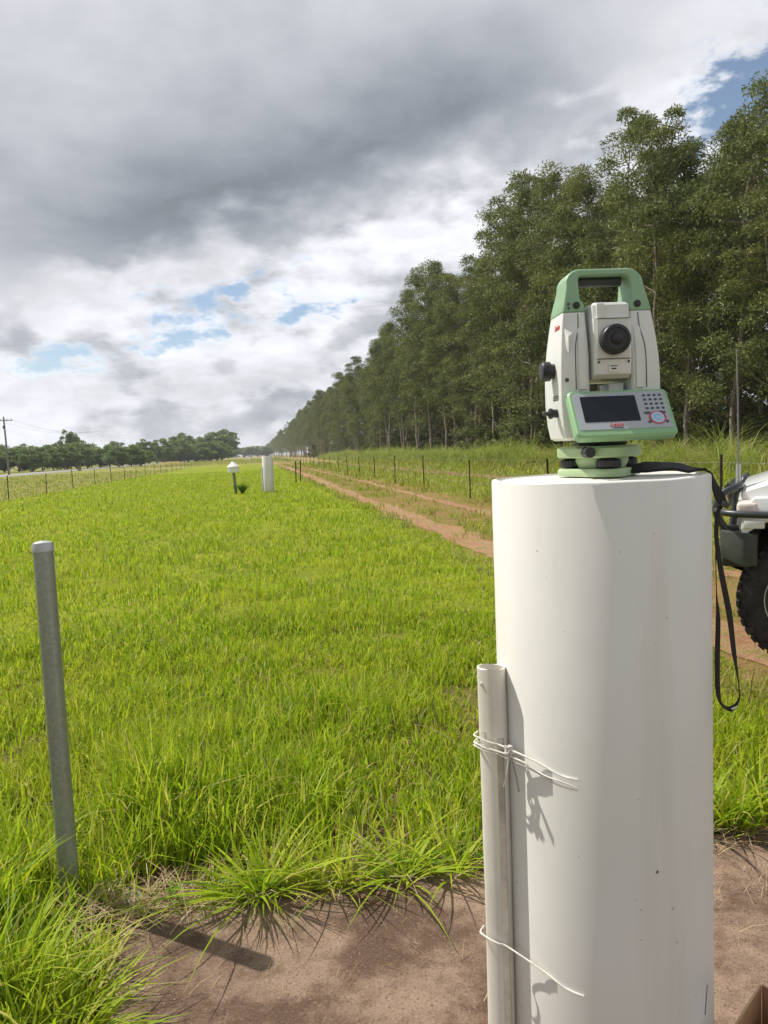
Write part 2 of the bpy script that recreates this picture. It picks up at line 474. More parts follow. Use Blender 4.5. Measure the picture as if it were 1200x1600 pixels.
M_PANEL = mat('panel_face_grey', (0.40, 0.43, 0.46), 0.38, var=0.03, scale=8)
M_KEY = mat('key_dark', (0.06, 0.075, 0.11), 0.5, var=0.1)
M_BLUEK = mat('nav_key_blue', (0.40, 0.56, 0.75), 0.4, var=0.05)
M_RED = mat('red_print', (0.62, 0.04, 0.04), 0.5, var=0.05)
M_SCREEN = mat('dark_screen_glass', (0.010, 0.014, 0.020), 0.2, var=0.05, spec=0.3)
M_PAPER = mat('white_sticker', (0.78, 0.77, 0.73), 0.6, var=0.03)
M_STRAP = mat('black_webbing', (0.014, 0.014, 0.015), 0.75, var=0.2, scale=200, bump=0.5, bscale=400)
M_PICKET = mat('picket_steel', (0.055, 0.045, 0.038), 0.7, metal=0.3, var=0.25, scale=12)
M_FWIRE = mat('fence_wire_steel', (0.25, 0.245, 0.235), 0.5, metal=0.7, var=0.1)
M_WOODPOLE = mat('weathered_timber', (0.21, 0.18, 0.15), 0.85, var=0.2, scale=3)
M_CAR = mat('white_car_paint', (0.78, 0.79, 0.79), 0.22, var=0.02, scale=2, coat=0.6)
M_TUBE = mat('bar_steel_grey', (0.045, 0.05, 0.052), 0.38, metal=0.3, var=0.12, scale=9)
M_BUMPER = mat('bumper_plastic', (0.045, 0.05, 0.043), 0.6, var=0.15, scale=10)
M_TYRE = mat('tyre_rubber', (0.028, 0.024, 0.022), 0.85, var=0.3, scale=14, bump=0.4)
M_CHROME = mat('dull_steel_rim', (0.045, 0.045, 0.047), 0.4, metal=0.6, var=0.1)
M_LAMP = mat('headlight_lens', (0.72, 0.62, 0.55), 0.12, var=0.08, scale=30)
M_GLASS = mat('dark_window_glass', (0.02, 0.025, 0.028), 0.06, var=0.05)
M_CARD = mat('cardboard', (0.40, 0.22, 0.105), 0.8, var=0.10, scale=14)
M_CARDEDGE = mat('cardboard_cut_edge', (0.50, 0.32, 0.18), 0.85, var=0.1)


# ------------------------------------------------------------------ setting: ground sheets
def strip(name, material, u0, u1, vc, half, z, step, jag=0.12, kind='structure', drift=0.0, n_across=4, seed=1):
    rg = np.random.default_rng(seed)
    us = [u0]
    while us[-1] < u1: us.append(us[-1] + max(step, abs(us[-1]) * step * 0.06))
    n = len(us)
    def walk():
        a = rg.normal(0, 1, n); w = 0
        for sz, am in ((7, 0.7), (25, 1.2), (60, 1.6)):
            k = np.hanning(sz + 2); k /= k.sum(); w = w + am * np.convolve(rg.normal(0, 1, n + sz), k, 'same')[:n]
        return w
    cw, lw, rw = walk(), walk(), walk()
    vs, fs = [], []
    for i, u in enumerate(us):
        c = vc + drift * math.sin(u * 0.07 + seed)
        l, r = c - half - lw[i] * jag, c + half + rw[i] * jag
        for j in range(n_across + 1):
            t = j / n_across; vs.append(fw(u, l + (r - l) * t, z))
    for i in range(n - 1):
        for j in range(n_across):
            a = i * (n_across + 1) + j
            fs.append((a, a + 1, a + n_across + 2, a + n_across + 1))
    me = np_mesh(name, vs, fs, material)
    return tag(link_mesh(name, me), kind=kind)


G = 3000.0
gz = -0.045
me = np_mesh('ground', [(-G, -G, gz), (G, -G, gz), (G, G, gz), (-G, G, gz)], [(0, 1, 2, 3)], M_GROUND)
tag(link_mesh('ground', me), kind='structure')
strip('wheel_track', M_DIRT, -6, 190, 3.30, 0.28, gz + 0.005, 0.07, jag=0.12, drift=0.12, seed=3)
strip('wheel_track', M_DIRT, -6, 120, 4.95, 0.15, gz + 0.004, 0.07, jag=0.13, drift=0.12, seed=5)
strip('dirt_road', M_DIRT2, -30, 420, 10.6, 0.7, gz + 0.008, 0.6, jag=0.2, drift=0.2, seed=6)
strip('paved_road', M_ROAD, 20, 520, -38.0, 4.6, gz + 0.02, 2.0, jag=0.12, seed=8)

# concrete slab with an uneven outline
def make_slab():
    rg = random.Random(4)
    pts = []
    corners = [(-1.2, -0.50), (2.31, -0.49), (2.33, 2.05), (-1.2, 2.05)]
    for i in range(4):
        a, b = corners[i], corners[(i + 1) % 4]
        n = 40
        for k in range(n):
            t = k / n; j = rg.uniform(-0.012, 0.012)
            u, v = a[0] + (b[0] - a[0]) * t, a[1] + (b[1] - a[1]) * t
            if a[0] == b[0] or abs(a[0] - b[0]) < 0.1: u += j
            else: v += j
            pts.append((u, v))
    rings = [[fw(u, v, -0.16) for u, v in pts], [fw(u, v, -0.008) for u, v in pts],
             [fw(0.5 + (u - 0.5) * 0.995, 0.8 + (v - 0.8) * 0.994, 0.0) for u, v in pts]]
    m = MB(); m.loft(rings, True)
    return tag(m.build('concrete_slab', M_SLAB, smooth=0), kind='structure')


make_slab()

# ------------------------------------------------------------------ grass
def in_slab(u, v, m=0.0):
    return (u > -1.2 - m) & (u < 2.33 + m) & (v > -0.50 - m) & (v < 2.05 + m)


def blades(name, P, H, W, Ydir, lean, curl, segs, material, z0=gz, kind='stuff'):
    """P (n,2) world xy, H height, W width, Ydir heading angle, lean (0..), curl (extra droop)"""
    n = len(P)
    t = np.linspace(0, 1, segs + 1)
    out = np.zeros((n, (segs + 1) * 2, 3), dtype=np.float32)
    dx, dy = np.cos(Ydir), np.sin(Ydir)
    fa = Ydir + np.pi / 2 + np.random.default_rng(len(P)).normal(0, 0.6, n)
    wx, wy = np.cos(fa), np.sin(fa)
    for i, ti in enumerate(t):
        hor = H * (lean * ti + curl * ti ** 2.4)
        ver = H * (ti - 0.55 * curl * ti ** 3.0 - 0.25 * lean * ti ** 2)
        w = W * 0.5 * (1 - ti ** 2.2) * (0.75 + 0.25 * min(1, ti * 4)) + W * 0.03
        cx, cy = P[:, 0] + dx * hor, P[:, 1] + dy * hor
        out[:, 2 * i, 0] = cx - wx * w; out[:, 2 * i, 1] = cy - wy * w
        out[:, 2 * i + 1, 0] = cx + wx * w; out[:, 2 * i + 1, 1] = cy + wy * w
        out[:, 2 * i, 2] = out[:, 2 * i + 1, 2] = z0 + ver
    base = (np.arange(n) * (segs + 1) * 2)[:, None]
    q = []
    for i in range(segs):
        q.append(base + np.array([2 * i, 2 * i + 1, 2 * i + 3, 2 * i + 2]))
    quads = np.stack(q, 1).reshape(-1, 4)
    me = np_mesh(name, out.reshape(-1, 3), quads, material)
    return tag(link_mesh(name, me), kind=kind)


def vnoise(x, y, seed):
    """cheap value noise for arrays"""
    rg = np.random.default_rng(seed); T = rg.random((256, 256))
    xi, yi = np.floor(x).astype(int), np.floor(y).astype(int); fx, fy = x - xi, y - yi
    fx, fy = fx * fx * (3 - 2 * fx), fy * fy * (3 - 2 * fy)
    a = T[xi % 256, yi % 256]; b = T[(xi + 1) % 256, yi % 256]; c = T[xi % 256, (yi + 1) % 256]; d = T[(xi + 1) % 256, (yi + 1) % 256]
    return (a * (1 - fx) + b * fx) * (1 - fy) + (c * (1 - fx) + d * fx) * fy


def sample_wedge(rg, n, d0, d1, p, az0=-44, az1=44):
    """distance with density ~ d^-p per area, inside a wedge of azimuths"""
    k = 2 - p; q = rg.random(n)
    d = (d0 ** k + q * (d1 ** k - d0 ** k)) ** (1 / k)
    a = np.radians(rg.uniform(az0, az1, n))
    x, y = d * np.sin(a), d * np.cos(a)
    return x, y, d, -x * SA + y * CA, x * CA + y * SA


def field_grass():
    rg = np.random.default_rng(11)
    # near field, many segments
    for (n, d0, d1, p, segs, nm) in ((110000, 1.2, 6.5, 0.55, 4, 'grass'), (300000, 6.0, 75.0, 1.62, 2, 'grass')):
        x, y, d, u, v = sample_wedge(rg, n, d0, d1, p, -46, 46)
        tuft = vnoise(x * 6, y * 6, 1); big = vnoise(x * 0.9 + 50, y * 0.9 + 50, 2); mid = vnoise(x * 2.1 + 9, y * 2.1 + 20, 5)
        keep = (~in_slab(u, v, -0.02)) & (v > -10.2) & (v < 2.95 + 0.35 * (mid - 0.5)) & (rg.random(n) < 0.35 + 0.9 * tuft)
        bare = (mid < 0.22) & (rg.random(n) < 0.6)
        keep &= ~bare
        # bare soil by the foot of the steel post
        keep &= ~(((x + 0.78) ** 2 + (y - 2.40) ** 2 < 0.14 ** 2) & (rg.random(n) < 0.95))
        keep &= ~(((x + 0.1) ** 2 / 0.3 + (y - 2.47) ** 2 / 0.008 < 1) & (rg.random(n) < 0.6))
        x, y, d, u, v, tuft, big, mid = (q[keep] for q in (x, y, d, u, v, tuft, big, mid)); m = len(x)
        H = (0.065 + 0.125 * big * mid * 1.6 + 0.10 * tuft * mid) * rg.uniform(0.55, 1.3, m)
        lush = np.exp(-((u - 2.75) / 0.8) ** 2) * (v > -1.5) + np.exp(-((d - 2.2) / 1.0) ** 2) * (v < -0.3)
        H *= 1 - 0.38 * np.clip((d - 2.8) / 2.5, 0, 1)
        H *= 1 + 0.40 * np.clip(lush, 0, 1.1)
        edge = np.clip((v - 1.8) / 1.2, 0, 1); H *= 1 - 0.55 * edge
        W = (0.0060 + 0.0050 * rg.random(m)) * np.maximum(1, d / 4.2) ** 0.66
        H *= 1 - 0.62 * np.exp(-(((x + 0.95) / 0.25) ** 2 + ((y - 2.13) / 0.24) ** 2))
        near = in_slab(u, v, 0.10)
        H[near] *= rg.uniform(0.45, 1.0, near.sum())
        blades(nm, np.stack([x, y], 1), H, W, rg.uniform(0, 2 * np.pi, m), rg.gamma(2.0, 0.09, m), rg.gamma(1.5, 0.17, m).clip(0, 1.0), segs, M_BLADE)
    # track verge, mown strip and short grass beyond the fences
    n = 210000
    x, y, d, u, v = sample_wedge(rg, n, 2.0, 110.0, 1.5, -40, 46)
    mid = vnoise(x * 1.3 + 9, y * 1.3 + 20, 5)
    rut = (np.abs(v - 3.30) < 0.34) | (np.abs(v - 4.95) < 0.20)
    dirt = (np.abs(v - 10.6) < 0.7) & (rg.random(n) < 0.8)
    track = (v > 2.6) & (v < 6.0)
    keep = ((v > 2.5) & (v < 15.5) & ~dirt & ~(rut & (rg.random(n) < 0.86)) & ~(track & (mid < 0.58) & (rg.random(n) < 0.8))) | ((v < -9.8) & (v > -30) & (rg.random(n) < 0.5))
    x, y, d, u, v, mid = (q[keep] for q in (x, y, d, u, v, mid)); m = len(x)
    H = rg.uniform(0.04, 0.12, m) * (1 + 1.2 * (mid > 0.55))
    H = np.where((v > 5.5) & (v < 9.6), H * 1.8, H); H = np.where(v > 11.6, H * 3.0, H); H = np.where((v > 13.2), H * 1.4, H)
    W = (0.006 + 0.004 * rg.random(m)) * np.maximum(1, d / 5) ** 0.85
    blades('short_grass', np.stack([x, y], 1), H, W, rg.uniform(0, 2 * np.pi, m), rg.gamma(2.0, 0.18, m), rg.gamma(1.6, 0.22, m).clip(0, 1.1), 2, M_BLADE_SHORT)
    # tall arching grass in front of the plantation
    n = 80000
    u = 6 + 170 * rg.random(n) ** 1.5; v = rg.normal(17.0, 1.1, n)
    cl = vnoise(u * 0.75, v * 0.75, 8); keep = rg.random(n) < 0.25 + 1.0 * (cl > 0.42) ; u, v, cl = u[keep], v[keep], cl[keep]
    x, y = v * CA - u * SA, v * SA + u * CA; m = len(x); d = np.hypot(x, y)
    H = (0.5 + 2.3 * cl ** 1.6) * rg.uniform(0.6, 1.2, m) * np.clip(1.2 - np.abs(v - 17.3) * 0.18, 0.5, 1.2)
    blades('tall_grass', np.stack([x, y], 1), H, 0.022 * np.maximum(1, d / 35) ** 0.7 * rg.uniform(0.6, 1.4, m), rg.uniform(0, 2 * np.pi, m), rg.gamma(2, 0.13, m), rg.uniform(0.3, 1.1, m), 4, M_TALL)
    # dry stalks scattered through the near field
    n = 2600; x, y, d, u, v = sample_wedge(rg, n, 2.0, 14.0, 0.9, -44, 44); k = (~in_slab(u, v, 0.05)) & (v > -9) & (v < 2.8); x, y, d = x[k], y[k], d[k]; m = len(x)
    blades('dry_stalks', np.stack([x, y], 1), rg.uniform(0.08, 0.27, m), 0.0035 * np.maximum(1, d / 5) ** 0.7, rg.uniform(0, 2 * np.pi, m), rg.gamma(2, 0.2, m), rg.uniform(0, 0.6, m), 3, M_STRAW)
    # straw and dead runners along the slab edge
    n = 2600
    e = rg.random(n); u = np.where(e < 0.75, 2.36 + rg.normal(0, 0.07, n), rg.uniform(0.8, 2.4, n)); v = np.where(e < 0.75, rg.uniform(-0.7, 2.1, n), -0.54 + rg.normal(0, 0.05, n))
    k = rg.random(n) < np.where(v > 1.2, 1.0, np.where(v < 0.1, 0.9, 0.4)); u, v = u[k], v[k]; m = len(u)
    x, y = v * CA - u * SA, v * SA + u * CA
    blades('dry_grass', np.stack([x, y], 1), rg.uniform(0.03, 0.11, m), rg.uniform(0.002, 0.0045, m), rg.uniform(0, 2 * np.pi, m), rg.uniform(0.8, 2.2, m), rg.uniform(0, 0.3, m), 3, M_STRAW, z0=gz + 0.045)


field_grass()


def tussock(x, y, n, h, seed, spread=1.0, heading=None, w=0.0085, mt=None):
    rg = np.random.default_rng(seed)
    a = rg.uniform(0, 2 * np.pi, n) if heading is None else rg.normal(heading, 0.9, n)
    P = np.stack([x + rg.normal(0, 0.02, n), y + rg.normal(0, 0.02, n)], 1)
    return P, h * rg.uniform(0.5, 1.15, n), w * rg.uniform(0.7, 1.5, n), a, rg.uniform(0.25, 1.5, n) * spread, rg.uniform(0, 0.5, n)


def edge_tussocks():
    sets = []
    spots = [(-0.45, 2.285, 120, 0.24, 1.1), (-0.20, 2.33, 60, 0.20, 1.2), (0.02, 2.36, 60, 0.2, 1.2), (0.18, 2.37, 60, 0.2, 1.0),
             (-0.90, 1.95, 60, 0.15, 0.9), (-0.86, 1.80, 80, 0.20, 1.0), (-0.82, 1.66, 90, 0.22, 1.1), (-1.06, 1.84, 110, 0.30, 0.6),
             (-0.96, 1.70, 130, 0.32, 0.7), (-1.12, 1.78, 130, 0.38, 0.5), (-1.3, 2.25, 90, 0.34, 0.5), (-1.34, 2.05, 90, 0.36, 0.5), (1.22, 2.56, 80, 0.34, 0.5), (1.35, 2.6, 80, 0.36, 0.5), (1.12, 2.57, 60, 0.3, 0.5)]
    for i, (x, y, n, h, s) in enumerate(spots): sets.append(tussock(x, y, n, h, 100 + i, s))
    cat = [np.concatenate([s[k] for s in sets]) for k in range(6)]
    blades('grass_tussocks', cat[0], cat[1], cat[2], cat[3], cat[4], cat[5], 5, M_BLADE, z0=-0.02)
    # creeping broad leaved weeds
    rg = np.random.default_rng(5); n = 1500
    x = rg.uniform(-0.75, 0.35, n); y = 2.34 + (x + 0.3) * 0.14 + rg.normal(0, 0.035, n)
    keep = vnoise(x * 9, y * 9, 3) > 0.45; x, y = x[keep], y[keep]; m = len(x)
    V = np.zeros((m, 4, 3)); a = rg.uniform(0, 2 * np.pi, m); L = rg.uniform(0.010, 0.022, m); wd = L * 0.32; z = rg.uniform(0.0, 0.05, m); tl = rg.uniform(-0.3, 0.6, m)
    c, s = np.cos(a), np.sin(a)
    V[:, 0] = np.stack([x, y, z], 1); V[:, 1] = np.stack([x + c * L * .5 - s * wd, y + s * L * .5 + c * wd, z + tl * L * .5], 1)
    V[:, 2] = np.stack([x + c * L, y + s * L, z + tl * L * .8], 1); V[:, 3] = np.stack([x + c * L * .5 + s * wd, y + s * L * .5 - c * wd, z + tl * L * .5], 1)
    me = np_mesh('creeping_weeds', V.reshape(-1, 3), np.arange(m * 4).reshape(-1, 4), M_WEED)
    tag(link_mesh('creeping_weeds', me), kind='stuff')


edge_tussocks()


M_GRIT = mat('grit_stone', (0.27, 0.20, 0.155), 0.9, var=0.3, scale=90)


def slab_litter():
    rg = np.random.default_rng(19)
    # grit: tiny angular stones
    n = 1500; u = 2.30 - np.abs(rg.normal(0, 0.5, n)); v = rg.uniform(-0.49, 2.0, n)
    x, y = v * CA - u * SA, v * SA + u * CA; r_ = rg.uniform(0.0008, 0.0030, n)
    V = np.zeros((n, 5, 3)); a = rg.uniform(0, 6.28, n)
    for k in range(4):
        q = a + k * math.pi / 2; rr = r_ * rg.uniform(0.7, 1.3, n); V[:, k] = np.stack([x + np.cos(q) * rr, y + np.sin(q) * rr, np.full(n, 0.0002)], 1)
    V[:, 4] = np.stack([x, y, r_ * 0.9], 1)
    base = (np.arange(n) * 5)[:, None]; T = np.concatenate([base + np.array([k, (k + 1) % 4, 4]) for k in range(4)])
    tag(link_mesh('grit', np_mesh('grit', V.reshape(-1, 3), T, M_GRIT)), kind='stuff')
    # dead blades and leaf bits lying flat
    n = 520; u = 2.30 - np.abs(rg.normal(0, 0.28, n)); v = np.where(rg.random(n) < 0.45, rg.uniform(1.0, 2.0, n), rg.uniform(-0.49, 1.9, n))
    x, y = v * CA - u * SA, v * SA + u * CA
    blades('dead_grass_litter', np.stack([x, y], 1), rg.uniform(0.012, 0.07, n), rg.uniform(0.0012, 0.003, n), rg.uniform(0, 6.28, n), rg.uniform(3, 6, n) * 0 + 1.0, rg.uniform(0.0, 0.25, n), 2, M_STRAW, z0=0.001)


slab_litter()

# ------------------------------------------------------------------ thin summer haze
def haze():
    m = bpy.data.materials.new('haze_air'); m.use_nodes = True; nt = m.node_tree; nt.nodes.clear()
    pv = nt.nodes.new('ShaderNodeVolumePrincipled'); pv.inputs['Density'].default_value = 0.00028
    pv.inputs['Color'].default_value = (0.90, 0.94, 1.0, 1); pv.inputs['Anisotropy'].default_value = 0.2
    out = nt.nodes.new('ShaderNodeOutputMaterial'); nt.links.new(pv.outputs[0], out.inputs['Volume'])
    o = MB().box((0, 300, 14.0), (6400, 6600, 31.0)).build('haze', m, smooth=0)
    return tag(o, kind='stuff')


haze()

# ------------------------------------------------------------------ trees
def leaf_cloud(rg, clumps, per, size, aspect, droop, squash=0.68):
    """clumps (k,4) centre+radius -> leaf quads"""
    k = len(clumps); n = k * per
    C = np.repeat(clumps[:, :3], per, 0); Rr = np.repeat(clumps[:, 3], per)
    d = rg.normal(0, 1, (n, 3)); d /= np.linalg.norm(d, axis=1)[:, None]
    up = rg.random(n) < 0.65; d[up, 2] = np.abs(d[up, 2])
    rad = Rr * rg.random(n) ** 0.42
    P = C + d * rad[:, None] * np.array([1, 1, squash])
    P[:, 2] -= droop * rad * rg.random(n)
    ax = rg.normal(0, 1, (n, 3)) * np.array([0.6, 0.6, 0.5]) + d * 0.6; ax[:, 2] -= 0.9 * droop
    ax /= np.linalg.norm(ax, axis=1)[:, None]
    sd = np.cross(ax, rg.normal(0, 1, (n, 3))); sd /= np.linalg.norm(sd, axis=1)[:, None]
    L = size * rg.uniform(0.6, 1.3, n)[:, None]; W = L * aspect
    V = np.stack([P, P + ax * L * 0.45 + sd * W * 0.5, P + ax * L, P + ax * L * 0.45 - sd * W * 0.5], 1)
    return V.reshape(-1, 3), np.arange(n * 4).reshape(-1, 4)


def wobble_path(rg, p0, p1, n, amp):
    p0, p1 = np.array(p0, float), np.array(p1, float)
    pts = [p0 + (p1 - p0) * i / n for i in range(n + 1)]
    off = np.zeros(3)
    for i in range(1, n + 1):
        off = off * 0.7 + rg.normal(0, amp, 3) * np.array([1, 1, 0.2]); pts[i] = pts[i] + off
    return [tuple(p) for p in pts]


def plantation_variant(seed, H=20.0, low=4.0, Rmax=2.9, ncl=54, per=430, bark=None, leaf=None, size=0.22, stems=1, open_top=0.0):
    rg = np.random.default_rng(seed)
    tr = MB(); clumps = []
    for s in range(stems):
        b = (rg.normal(0, 0.10) * s, rg.normal(0, 0.10) * s, -0.2)
        top = (rg.normal(0, 0.7), rg.normal(0, 0.7), H * (0.93 - 0.12 * s))
        path = wobble_path(rg, b, top, 12, 0.10)
        r0 = (0.17 if s == 0 else 0.11) * rg.uniform(0.85, 1.15)
        tr.tube(path, [r0 * (1 - 0.88 * i / 12) + (0.05 if i == 0 else 0) for i in range(13)], 7)
        nb = int(ncl / stems)
        for i in range(nb):
            t = (i + rg.random()) / nb
            z = low + (H - low) * t ** 0.85
            prof = math.sin(math.pi * min(1, (0.16 + 0.84 * t)) ** 0.9) ** 0.6 if t < 0.97 else 0.3
            rr = Rmax * max(prof, 0.2) * rg.uniform(0.25, 1.0)
            a = rg.uniform(0, 2 * math.pi)
            zi = max(0.5, z - rr * rg.uniform(0.5, 1.1)); f = min(11.99, max(0, (zi + 0.2) / (top[2] + 0.2) * 12)); k = int(f); fr = f - k
            q = np.array(path[k]) * (1 - fr) + np.array(path[min(k + 1, 12)]) * fr
            c = np.array([q[0] + math.cos(a) * rr, q[1] + math.sin(a) * rr, z])
            clumps.append([c[0], c[1], c[2], rg.uniform(0.60, 1.35) * (0.85 if t > 0.85 else 1)])
            if i % 2 == 0:
                m1 = q * 0.5 + c * 0.5 + np.array([0, 0, -0.15 * rr])
                tr.tube([tuple(q), tuple(m1), tuple(c)], [0.055, 0.035, 0.012], 4)
    if open_top:
        clumps = [c for c in clumps if c[2] < H * 0.72 or rg.random() > open_top]
    # a few dead bare twigs low down
    for i in range(5):
        z = rg.uniform(1.5, low + 2); a = rg.uniform(0, 6.28); L = rg.uniform(0.8, 2.0)
        tr.tube([(0, 0, z), (math.cos(a) * L * .5, math.sin(a) * L * .5, z + L * .35), (math.cos(a) * L, math.sin(a) * L, z + L * .5)], [0.03, 0.02, 0.008], 4)
    V, Q = leaf_cloud(rg, np.array(clumps), per, size, 0.30, 0.38)
    crown = np_mesh('crown', V, Q, leaf or M_LEAF)
    tme = tr.build('trunk', bark or M_BARK, smooth=60)
    trunk_me = tme.data; bpy.data.objects.remove(tme)
    return trunk_me, crown


VAR = [plantation_variant(21, stems=1, bark=M_BARK_PALE, low=6.0), plantation_variant(22, stems=2, low=5.0), plantation_variant(23, stems=1, low=3.6, Rmax=3.3),
       plantation_variant(24, stems=2, low=6.0, open_top=0.3), plantation_variant(25, stems=1, low=4.2, Rmax=2.5, bark=M_BARK_PALE), plantation_variant(26, stems=3, low=3.0, Rmax=3.5, ncl=66)]


def plant(var, x, y, h, rz, label, group, name='plantation_tree', cat='tree', wide=1.0, base=20.0):
    t = thing(name, label, cat, (x, y, gz), rz, group)
    s = h / base
    t.scale = (s * wide, s * wide, s)
    link_mesh('trunk', var[0], t); link_mesh('crown', var[1], t)
    return t


def plantation():
    rg = random.Random(3)
    def height(u):
        pts = [(10, 10.5), (20, 12.0), (25, 14.0), (32, 16.0), (38, 17.6), (45, 18.8), (57, 18.8), (80, 19.4), (105, 17.2), (209, 17.8), (400, 17.6), (1500, 18.0)]
        for (a, ha), (b, hb) in zip(pts, pts[1:]):
            if u <= b: return ha + (hb - ha) * max(0, (u - a)) / (b - a)
        return 20
    desc = ['with a pale straight trunk', 'with a dark twin trunk', 'with a full drooping crown', 'with a thin see-through top', 'with a narrow crown', 'with three slender stems']
    us = []
    u = 18.5
    while u < 1500:
        us.append(u); u += rg.uniform(2.8, 4.0) if u < 120 else (rg.uniform(4.0, 6.0) if u < 400 else rg.uniform(12, 20))
    us = [q for q in us if abs(q - 30.3) > 1.4]; us.append(30.3); us.sort()
    front_seen = [q for q in us if q > 25.0]
    for q in us:
        special = abs(q - 30.3) < 1e-6
        k = 0 if special else rg.randrange(6)
        v = 19.0 + (0 if special else rg.uniform(-0.8, 0.8))
        h = height(q) * rg.uniform(0.88, 1.05)
        x, y, _ = fw(q, v)
        grp = 'tall slender trees of the plantation wall'
        if special: lab = 'plantation tree with a bare pale trunk standing just right of the surveying instrument'
        elif q in front_seen and front_seen.index(q) < 30:
            i = front_seen.index(q)
            lab = 'plantation tree %s, %s from the right in the front row' % (desc[k], ordinal(i) if i else 'first')
        elif q < 25: lab = 'plantation tree at or past the right edge of the photo'
        else: lab = 'tree in the far receding end of the plantation wall'
        plant(VAR[k], x, y, h, rg.uniform(0, 6.28), lab, grp)
    for row, v0 in enumerate((22.3, 25.6, 29.0)):
        u = 17.0
        while u < (150, 110, 95)[row]:
            k = rg.randrange(6); x, y, _ = fw(u, v0 + rg.uniform(-0.9, 0.9))
            plant(VAR[k], x, y, height(u) * rg.uniform(0.86, 1.0), rg.uniform(0, 6.28),
                  'shaded plantation tree standing in the rows behind the front row of trunks', 'plantation trees behind the front row')
            u += rg.uniform(3.2, 4.4)


plantation()


def round_variant(seed, H, Rx, low, ncl, per, size, trunk_r=0.3, leaf=None, flat=1.0):
    rg = np.random.default_rng(seed); tr = MB()
    tr.tube(wobble_path(rg, (0, 0, -0.2), (0, 0, H * 0.7), 6, 0.1), [trunk_r * (1 - 0.1 * i) for i in range(7)], 7)
    cl = []
    for i in range(ncl):
        d = rg.normal(0, 1, 3); d /= np.linalg.norm(d); r = rg.random() ** 0.4
        c = np.array([d[0] * r * Rx, d[1] * r * Rx, low + (H - low) * (0.5 + 0.5 * d[2] * r * flat)])
        if flat < 1:
            q, a = math.sqrt(rg.random()), rg.uniform(0, 6.28)
            c = np.array([math.cos(a) * q * Rx, math.sin(a) * q * Rx, low + (H - low) * math.sqrt(1 - 0.75 * q * q) * rg.random() ** 0.6])
        cl.append([*c, rg.uniform(0.16, 0.30) * Rx])
        if i % 3 == 0: tr.tube([(0, 0, max(low * .6, c[2] - Rx * .7)), tuple(c)], [trunk_r * .35, 0.02], 4)
    V, Q = leaf_cloud(rg, np.array(cl), per, size, 0.6, 0.15)
    crown = np_mesh('crown', V, Q, leaf or M_LEAF2)
    t = tr.build('trunk', M_BARK, smooth=60); tm = t.data; bpy.data.objects.remove(t)
    return tm, crown


SHRUB = None
BUSH = [round_variant(40 + i, 7.0, 3.6, 0.3, 64, 130, 0.42, 0.14, flat=0.9) for i in range(3)]
UNDER = [round_variant(60 + i, 4.0, 2.0, 0.2, 40, 170, 0.20, 0.05, leaf=M_LEAF, flat=0.9) for i in range(3)]
RTREE = [round_variant(50 + i, 13.0, 5.5, 1.2, 70, 150, 0.62) for i in range(3)]


def understory():
    rg = random.Random(31)
    for v0, u0, u1, st, h0, lab in ((20.6, 17, 260, 4.2, 3.4, 'shrub in front of the trunks of the plantation edge'), (24.5, 17, 150, 3.2, 3.6, 'leafy shrub in the shade behind the front row of the plantation'),
                               (32.5, 15, 260, 3.4, 5.6, 'tall dark shrub closing the back of the plantation')):
        u = u0
        while u < u1:
            x, y, _ = fw(u, v0 + rg.uniform(-0.9, 0.9)); h = h0 * rg.uniform(0.45, 1.45)
            plant(UNDER[rg.randrange(3)], x, y, h, rg.uniform(0, 6), lab, 'shrubs under the plantation trees', 'understory_shrub', 'shrub', wide=1.1, base=4.0)
            u += st * rg.uniform(0.7, 1.3) * (1 if u < 90 else 1.5)


understory()


